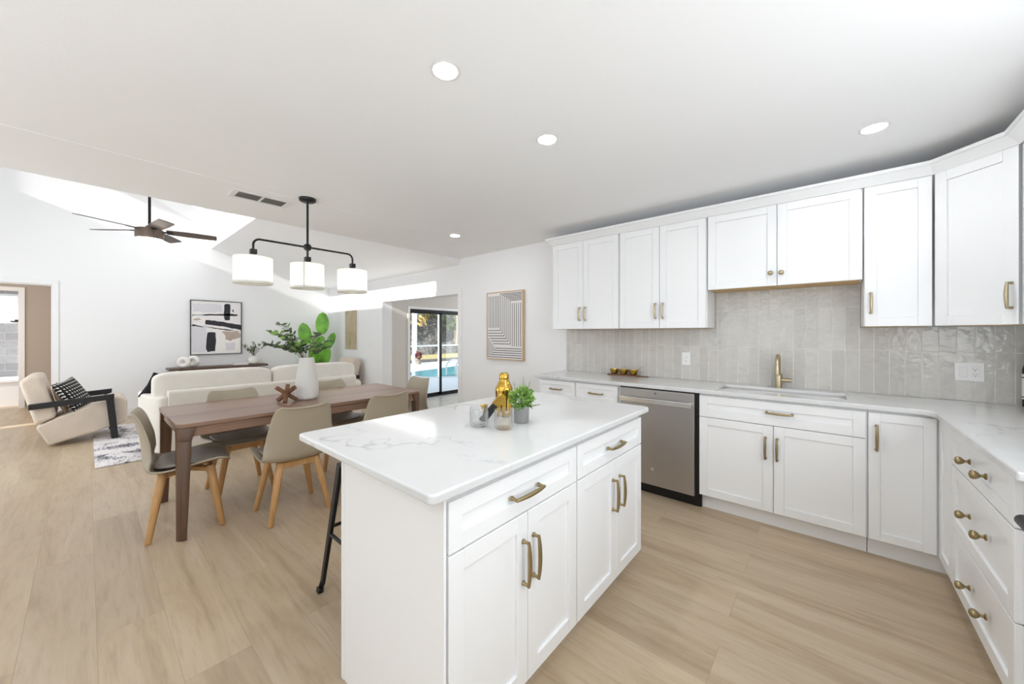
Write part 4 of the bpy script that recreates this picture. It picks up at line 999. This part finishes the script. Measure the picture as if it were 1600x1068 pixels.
def pillow(name, label, loc, rot, s, th, m, cat='cushion'):
    k = MB()
    def f(u, v, sg):
        x, y = 2*u-1, 2*v-1
        e = max(0.0, (1-x*x)*(1-y*y))**0.42
        pin = 1-0.10*(1-abs(x)**2)*abs(y)**3-0.10*(1-abs(y)**2)*abs(x)**3
        return (x*s*0.5*(1-0.09*(1-x*x)*abs(y)**2*0-0.10*(1-y*y)*0)*1.0*(1-0.08*(1-abs(y))*abs(x)), y*s*0.5*(1-0.08*(1-abs(x))*abs(y)), sg*th*0.5*e)
    for sg in (1, -1): k.grid(lambda u, v: f(u, v, sg), 20, 20)
    o = P(name, k, m, None, ang=70, merge=True); o.location = loc; o.rotation_euler = rot
    return tag(o, label, cat)
def rot3(yaw, tilt, spin): return (Matrix.Rotation(math.radians(yaw), 3, 'Z') @ Matrix.Rotation(math.radians(tilt), 3, 'X') @ Matrix.Rotation(math.radians(spin), 3, 'Z')).to_euler()
pillow('fluffy_cushion', 'black fluffy cushion on the end of the cream sofa', (-5.66, 0.565, 0.725), rot3(-90, 68, 22), 0.31, 0.12, 'fluff')

# armchair: local +y is where it faces
t = thing('armchair', '', 'armchair', (0, 0, 0), 0, 'boucle armchairs with black arms')
P('seat', MB().prism([(-0.288, 0.004), (0.349, 0.175), (0.349, 0.464), (0.300, 0.505), (0.238, 0.515), (-0.225, 0.330), (-0.385, 0.240)], -0.30, 0.30, 'x'), 'boucle', t, 0.028, 4)
P('backrest', MB().prism([(-0.385, 0.255), (-0.225, 0.340), (-0.338, 0.838), (-0.430, 0.842), (-0.500, 0.772)], -0.30, 0.30, 'x'), 'boucle', t, 0.04, 4)
for s in (-1, 1):
    x0, x1 = (s*0.315, s*0.362) if s > 0 else (-0.362, -0.315)
    k = MB().prism([(-0.430, 0.452), (-0.430, 0.515), (0.232, 0.560), (0.228, 0.492), (0.160, 0.488)], x0, x1, 'x')
    k.prism([(0.160, 0.488), (0.228, 0.492), (0.268, 0.001), (0.205, 0.001)], x0, x1, 'x')
    P('arm_frame', k, 'blackwood', t, 0.003)
    P('dowel', MB().box(min(s*0.298, s*0.316), max(s*0.298, s*0.316), -0.36, -0.32, 0.465, 0.495).box(min(s*0.298, s*0.316), max(s*0.298, s*0.316), 0.17, 0.21, 0.40, 0.43), 'blackwood', t)
t.location = (-7.195, 0.0, ZR*0+0.0); t.rotation_euler = (0, 0, 0.0)
t['label'] = 'cream boucle armchair with angular black wood arms at the left'
t.location.z = 0.0125
arm2 = dup(t); arm2.location = (-7.22, 3.02, 0.0125); arm2.rotation_euler = (0, 0, PI)
arm2['label'] = 'cream armchair with black arms half hidden behind the far end of the sofa'
pillow('triangle_cushion', 'black cushion with small white triangles on the armchair', (-7.09, -0.105, 0.585), rot3(-28, -64, 10), 0.39, 0.12, 'tri')
pillow('beige_cushion', 'plain beige cushion behind the black triangle cushion on the armchair', (-7.17, -0.205, 0.545), rot3(-4, -74, 2), 0.37, 0.07, 'pinkbeige')

# console table on the far wall
CX0, CX1, CY0, CY1, CZ = XF+0.02, XF+0.38, 0.880, 2.290, 0.752
t = thing('console_table', 'dark wood console table under the abstract painting', 'table', ((CX0+CX1)/2, (CY0+CY1)/2, 0))
P('tabletop', WB(t).box(CX0, CX1, CY0, CY1, CZ-0.035, CZ), 'darkwood', t, 0.004)
for y in (1.10, 2.07): P('leg', WB(t).box(CX0+0.05, CX1-0.05, y-0.06, y+0.06, 0.0, CZ-0.0355), 'darkwood', t, 0.004)
P('shelf_rail', WB(t).box((CX0+CX1)/2-0.02, (CX0+CX1)/2+0.02, 1.16, 2.01, CZ-0.085, CZ-0.0355), 'darkwood', t, 0.003)
xc = (CX0+CX1)/2
for (x, y, R, r, a, lb) in ((xc+0.09, 1.075, 0.058, 0.036, 0.55, 'white ceramic ring ornament on the console, nearer the sofa end'), (xc-0.02, 1.215, 0.060, 0.038, 0.9, 'white ceramic ring ornament standing just behind the first')):
    k = MB().tube([(R*math.cos(q), 0, R*math.sin(q)) for q in [2*PI*i/36 for i in range(36)]], r, 16, closed=True)
    o = P('ring_ornament', k, 'ceramic', None, ang=60); o.location = (x, y, CZ+R+r+0.0005); o.rotation_euler = (0, 0, PI/2-a+0.2)
    tag(o, lb, 'ornament', 'white ring ornaments')
t = thing('small_book', 'thin white book lying on the console beside the round vase', 'book', (xc+0.05, 1.88, CZ))
P('cover', MB().box(-0.075, 0.075, -0.11, 0.11, 0.0005, 0.004).box(-0.075, 0.075, -0.11, 0.11, 0.022, 0.026).box(-0.075, -0.072, -0.11, 0.11, 0.004, 0.022), 'canvas', t)
P('pages', MB().box(-0.0715, 0.070, -0.105, 0.105, 0.0045, 0.0215), 'ceramic', t)
rnd = random.Random(9)
t = thing('round_vase', 'round white vase of fine green sprigs on the console table', 'vase', (xc+0.04, 2.09, CZ))
P('body', MB().lathe([(0.0, 0.0006), (0.045, 0.0006), (0.078, 0.025), (0.092, 0.07), (0.085, 0.115), (0.055, 0.145), (0.036, 0.152), (0.034, 0.16), (0.030, 0.158), (0.030, 0.14), (0.0, 0.13)], n=32, fn=lambda a, r, h: r*(1+0.02*math.sin(14*a)) if r > 0.05 else r), 'ceramic', t)
br = MB(); lf = MB()
for i in range(18):
    a = rnd.uniform(0, 2*PI); L = rnd.uniform(0.10, 0.27); h = rnd.uniform(0.27, 0.46)
    p0, p1 = Vector((0, 0, 0.13)), Vector((math.cos(a)*L*0.6, math.sin(a)*L, h)); pm = (p0+p1)/2+Vector((0, 0, 0.05))
    br.tube([p0, pm, p1], [0.002, 0.0016, 0.001], 5)
    for j in range(14):
        f = 0.3+0.7*j/13; q = pm.lerp(p1, f) if f > 0.5 else p0.lerp(pm, f*2)
        lf.leaf(q, Vector((rnd.gauss(0, 1), rnd.gauss(0, 1), rnd.gauss(0.3, 0.7))), 0.050, 0.019, (0, 0, 1), 0.1, 0, 3)
P('stems', br, 'stem', t); P('leaves', lf, 'olive', t)

# broad-leaf plant in the corner
t = thing('corner_plant', 'tall plant with broad bright green leaves in the living-room corner', 'plant', (-8.05, 3.14, 0))
P('pot', MB().lathe([(0.0, 0.0006), (0.13, 0.0006), (0.15, 0.02), (0.17, 0.30), (0.175, 0.32), (0.16, 0.32), (0.155, 0.28), (0.0, 0.28)], n=32), 'ceramic', t)
P('soil', MB().lathe([(0.0, 0.2805), (0.153, 0.2805), (0.153, 0.285), (0.0, 0.288)], n=24), 'soil', t)
br = MB(); lv = []
for (dx, dy, z0, dd, L, W) in ((-0.02, -0.20, 1.12, (0.1, -0.20, 1), 0.44, 0.24), (0.06, 0.06, 1.32, (0.1, 0.02, 1), 0.46, 0.25), (0.02, 0.20, 1.02, (0.1, 0.35, 1), 0.36, 0.16), (0.05, 0.00, 0.96, (0.3, 0.10, 1), 0.34, 0.20),
                         (0.10, 0.05, 0.66, (0.35, 0.15, 1), 0.42, 0.22), (0.02, -0.06, 0.74, (0.35, -0.15, 1), 0.40, 0.22), (-0.08, 0.10, 0.85, (-0.5, 0.3, 1), 0.36, 0.20), (0.12, -0.10, 0.60, (0.6, -0.4, 0.8), 0.32, 0.18)):
    b = Vector((dx, dy, z0)); br.tube([(0.02*dx, 0.02*dy, 0.28), (dx*0.4, dy*0.4, z0*0.6), b], [0.010, 0.008, 0.005], 8)
    lv.append((b, dd, L, W))
P('stems', br, 'leaf', t)
for b, dd, L, W in lv:
    d = Vector(dd); P('leaf', MB().leaf(b, d, L, W, (1.0, -0.35, 0.25), 0.10, 0, 10, 0.12, 0.5), 'banana', t, solid=0.002, ang=60)

# ================================================================== HALL / BATHROOM BEYOND THE DOORWAY
t = thing('bathtub', 'white bathtub under the tiled wall in the far bathroom', 'bathtub', (-11.72, -1.39, 0))
P('front_apron', MB().box(0.36, 0.40, -0.80, 0.82, 0.0, 0.47), 'trim', t, 0.008, 2)
P('back_apron', MB().box(-0.56, -0.52, -0.80, 0.82, 0.0, 0.47), 'trim', t, 0.008, 2)
P('rim', MB().box(-0.56, 0.42, -0.80, -0.70, 0.44, 0.482).box(-0.56, 0.42, 0.72, 0.82, 0.44, 0.482).box(0.30, 0.42, -0.70, 0.72, 0.44, 0.482).box(-0.56, -0.46, -0.70, 0.72, 0.44, 0.482), 'trim', t, 0.008, 2)
P('basin', MB().box(-0.46, 0.30, -0.70, 0.72, 0.10, 0.12), 'trim', t)

# ================================================================== OUTDOORS SEEN THROUGH THE GLASS DOOR
zd = -0.03
struct('wall_sun_block', MB().box(-8.28, 5.0, -5.2, -5.0, -0.3, 3.75), 'wall')  # unseen wall added to stop sun at the kitchen and living openings
struct('floor', MB().box(-13.0, 5.0, -5.0, -2.76, -0.3, -0.125), 'deck')
struct('floor', MB().box(-14.4, OX0-0.165, YW+0.25, 34, -0.3, zd), 'deck')
pool = [(-11.05, 7.25), (-10.4, 6.85), (-9.7, 6.8), (-9.2, 7.1), (-8.8, 7.6), (-8.2, 8.6), (-7.9, 10.0), (-8.3, 12.0), (-9.6, 13.0), (-11.2, 12.8), (-12.0, 11.6), (-11.9, 10.2), (-11.5, 8.8), (-11.3, 7.8)]
def smooth_poly(p, n=4):
    out = []
    for i in range(len(p)):
        a, b, c, d = p[i-1], p[i], p[(i+1) % len(p)], p[(i+2) % len(p)]
        for j in range(n):
            u = j/n; out.append(tuple(0.5*((2*q)+(r-o_)*u+(2*o_-5*q+4*r-s)*u*u+(3*q-o_-3*r+s)*u**3) for o_, q, r, s in zip(a, b, c, d)))
    return out
pp = smooth_poly(pool)
t = thing('swimming_pool', 'turquoise swimming pool set in the pale deck outside', 'pool', (-10, 9.5, zd))
P('water', WB(t).prism(pp, zd+0.0005, zd+0.006), 'water', t)
P('coping', WB(t).tube([(x, y, zd+0.004) for x, y in pp], [(0.10, 0.010)]*len(pp), 8, closed=True), 'deck', t)
t = thing('pool_handrail', 'white curved handrail at the edge of the pool', 'handrail', (-8.86, 7.66, zd))
for off in (0.0, 0.32):
    path = []
    for i in range(15):
        a = PI*i/14; path.append((off*0.5+0.28*math.cos(a)-0.15, off*0.85+0.10*math.cos(a), 0.30+0.22*math.sin(a)))
    path = [(path[0][0], path[0][1], 0.001)] + path + [(path[-1][0], path[-1][1], 0.02)]
    P('rail', MB().tube(path, 0.024, 10), 'alu', t)
t = thing('garden_kerb', 'low grey stone kerb along the back of the pool deck', 'kerb', (-14.5, 18, zd))
P('kerb_stone', WB(t).box(-14.65, -14.4, 3.85, 34, -0.3, 0.10), 'coping', t, 0.02)
o = P('garden_grass', MB().box(-18.6, -14.65, 3.85, 36, -0.3, 0.03), 'grass'); tag(o, 'strip of dry sunlit grass behind the pool deck', 'grass'); o['kind'] = 'stuff'
rnd = random.Random(11)
hz_ = [[0.0]*41 for _ in range(25)]
for j in range(25):
    for i in range(41): hz_[j][i] = rnd.uniform(-0.35, 0.35)
o = P('rocky_bank', MB().grid(lambda u, v: (-18.6-16*v+hz_[int(round(v*24))][int(round(u*40))]*(0 if v == 0 else 1), 4+36*u, -0.05+12*v+hz_[int(round(v*24))][int(round(u*40))]*(0 if v == 0 else 0.9)), 40, 24), 'rock', None, ang=180)
tag(o, 'steep grey rocky bank rising behind the garden', 'bank')
t = thing('pool_cage', 'white aluminium posts and rail of the pool enclosure', 'screen enclosure', (-14.2, 10.5, zd))
for (y, wd) in ((5.9, 0.10), (7.8, 0.10), (9.72, 0.16), (11.10, 0.09), (12.95, 0.10), (14.9, 0.10)): P('post', WB(t).box(-14.2-wd/2, -14.2+wd/2, y-wd/2, y+wd/2, zd, 3.6), 'alu', t, 0.005)
P('chair_rail', WB(t).box(-14.225, -14.175, 5.9, 14.9, 0.72, 0.79), 'alu', t); P('top_beam', WB(t).box(-14.25, -14.15, 5.8, 15.0, 3.6, 3.72), 'alu', t)
t = thing('red_planter', 'dark red planter with a small plant beside the thick white cage post', 'planter', (-13.75, 9.62, zd))
P('pot', MB().lathe([(0.0, 0.0006), (0.10, 0.0006), (0.14, 0.16), (0.15, 0.17), (0.13, 0.17), (0.0, 0.14)], n=20), 'coping', t)
k = bushy(MB(), (0, 0, 0.36), (0.12, 0.12, 0.15), 130, 0.10, 0.06, rnd); P('foliage', k, 'terracotta', t)
def shrub(label, x, y, z, h, r, m, seed, n=260, group='shrubs on the bank'):
    rr = random.Random(seed)
    t = thing('garden_shrub', label, 'shrub', (x, y, z), 0, group)
    tk = MB()
    for i in range(4):
        a = rr.uniform(0, 2*PI); tk.tube([(0.05*math.cos(a), 0.05*math.sin(a), -0.3), (0.2*r*math.cos(a), 0.2*r*math.sin(a), h*0.45), (0.5*r*math.cos(a), 0.5*r*math.sin(a), h*0.85)], [0.07, 0.05, 0.02], 7)
    P('trunk', tk, 'bark', t)
    P('foliage', bushy(MB(), (0, 0, h*0.72), (r, r, h*0.42), n, 0.42, 0.15, rr, 0.1), m, t)
zr = lambda x: -0.05+12*(-18.6-x)/16
for i, (x, y, h, r, m, lb) in enumerate(((-20.4, 14.1, 2.3, 0.9, 'dryleaf', 'dry golden palm-like shrub at the left of the bank view'), (-21.4, 16.0, 2.3, 0.9, 'leafy', 'green shrub high on the bank between the two cage posts'),
      (-20.0, 17.0, 2.4, 0.7, 'leafy', 'tall green shrub behind the middle bar of the glass door'), (-20.6, 18.9, 2.3, 0.9, 'dryleaf', 'dry yellow shrub right of the glass door bar'),
      (-19.2, 18.3, 1.1, 0.6, 'leafy', 'low green shrub at the foot of the bank'), (-22.8, 21.4, 2.4, 1.2, 'leafy', 'green shrub near the top right of the bank'), (-23.0, 14.6, 2.4, 1.1, 'leafy', 'green shrub at the upper left of the bank'))):
    shrub(lb, x, y, max(0.03, zr(x))-0.05, h, r, m, 20+i)
for (x, y, lb) in ((-19.3, 16.6, 'slim bare tree trunk in front of the bank'),):
    t = thing('bare_tree', lb, 'tree', (x, y, 0.0)); P('trunk', MB().tube([(0, 0, 0), (0.05, 0.05, 1.5), (-0.05, 0.12, 3.5), (0.0, 0.1, 6.0)], [0.12, 0.10, 0.08, 0.05], 10), 'bark', t)
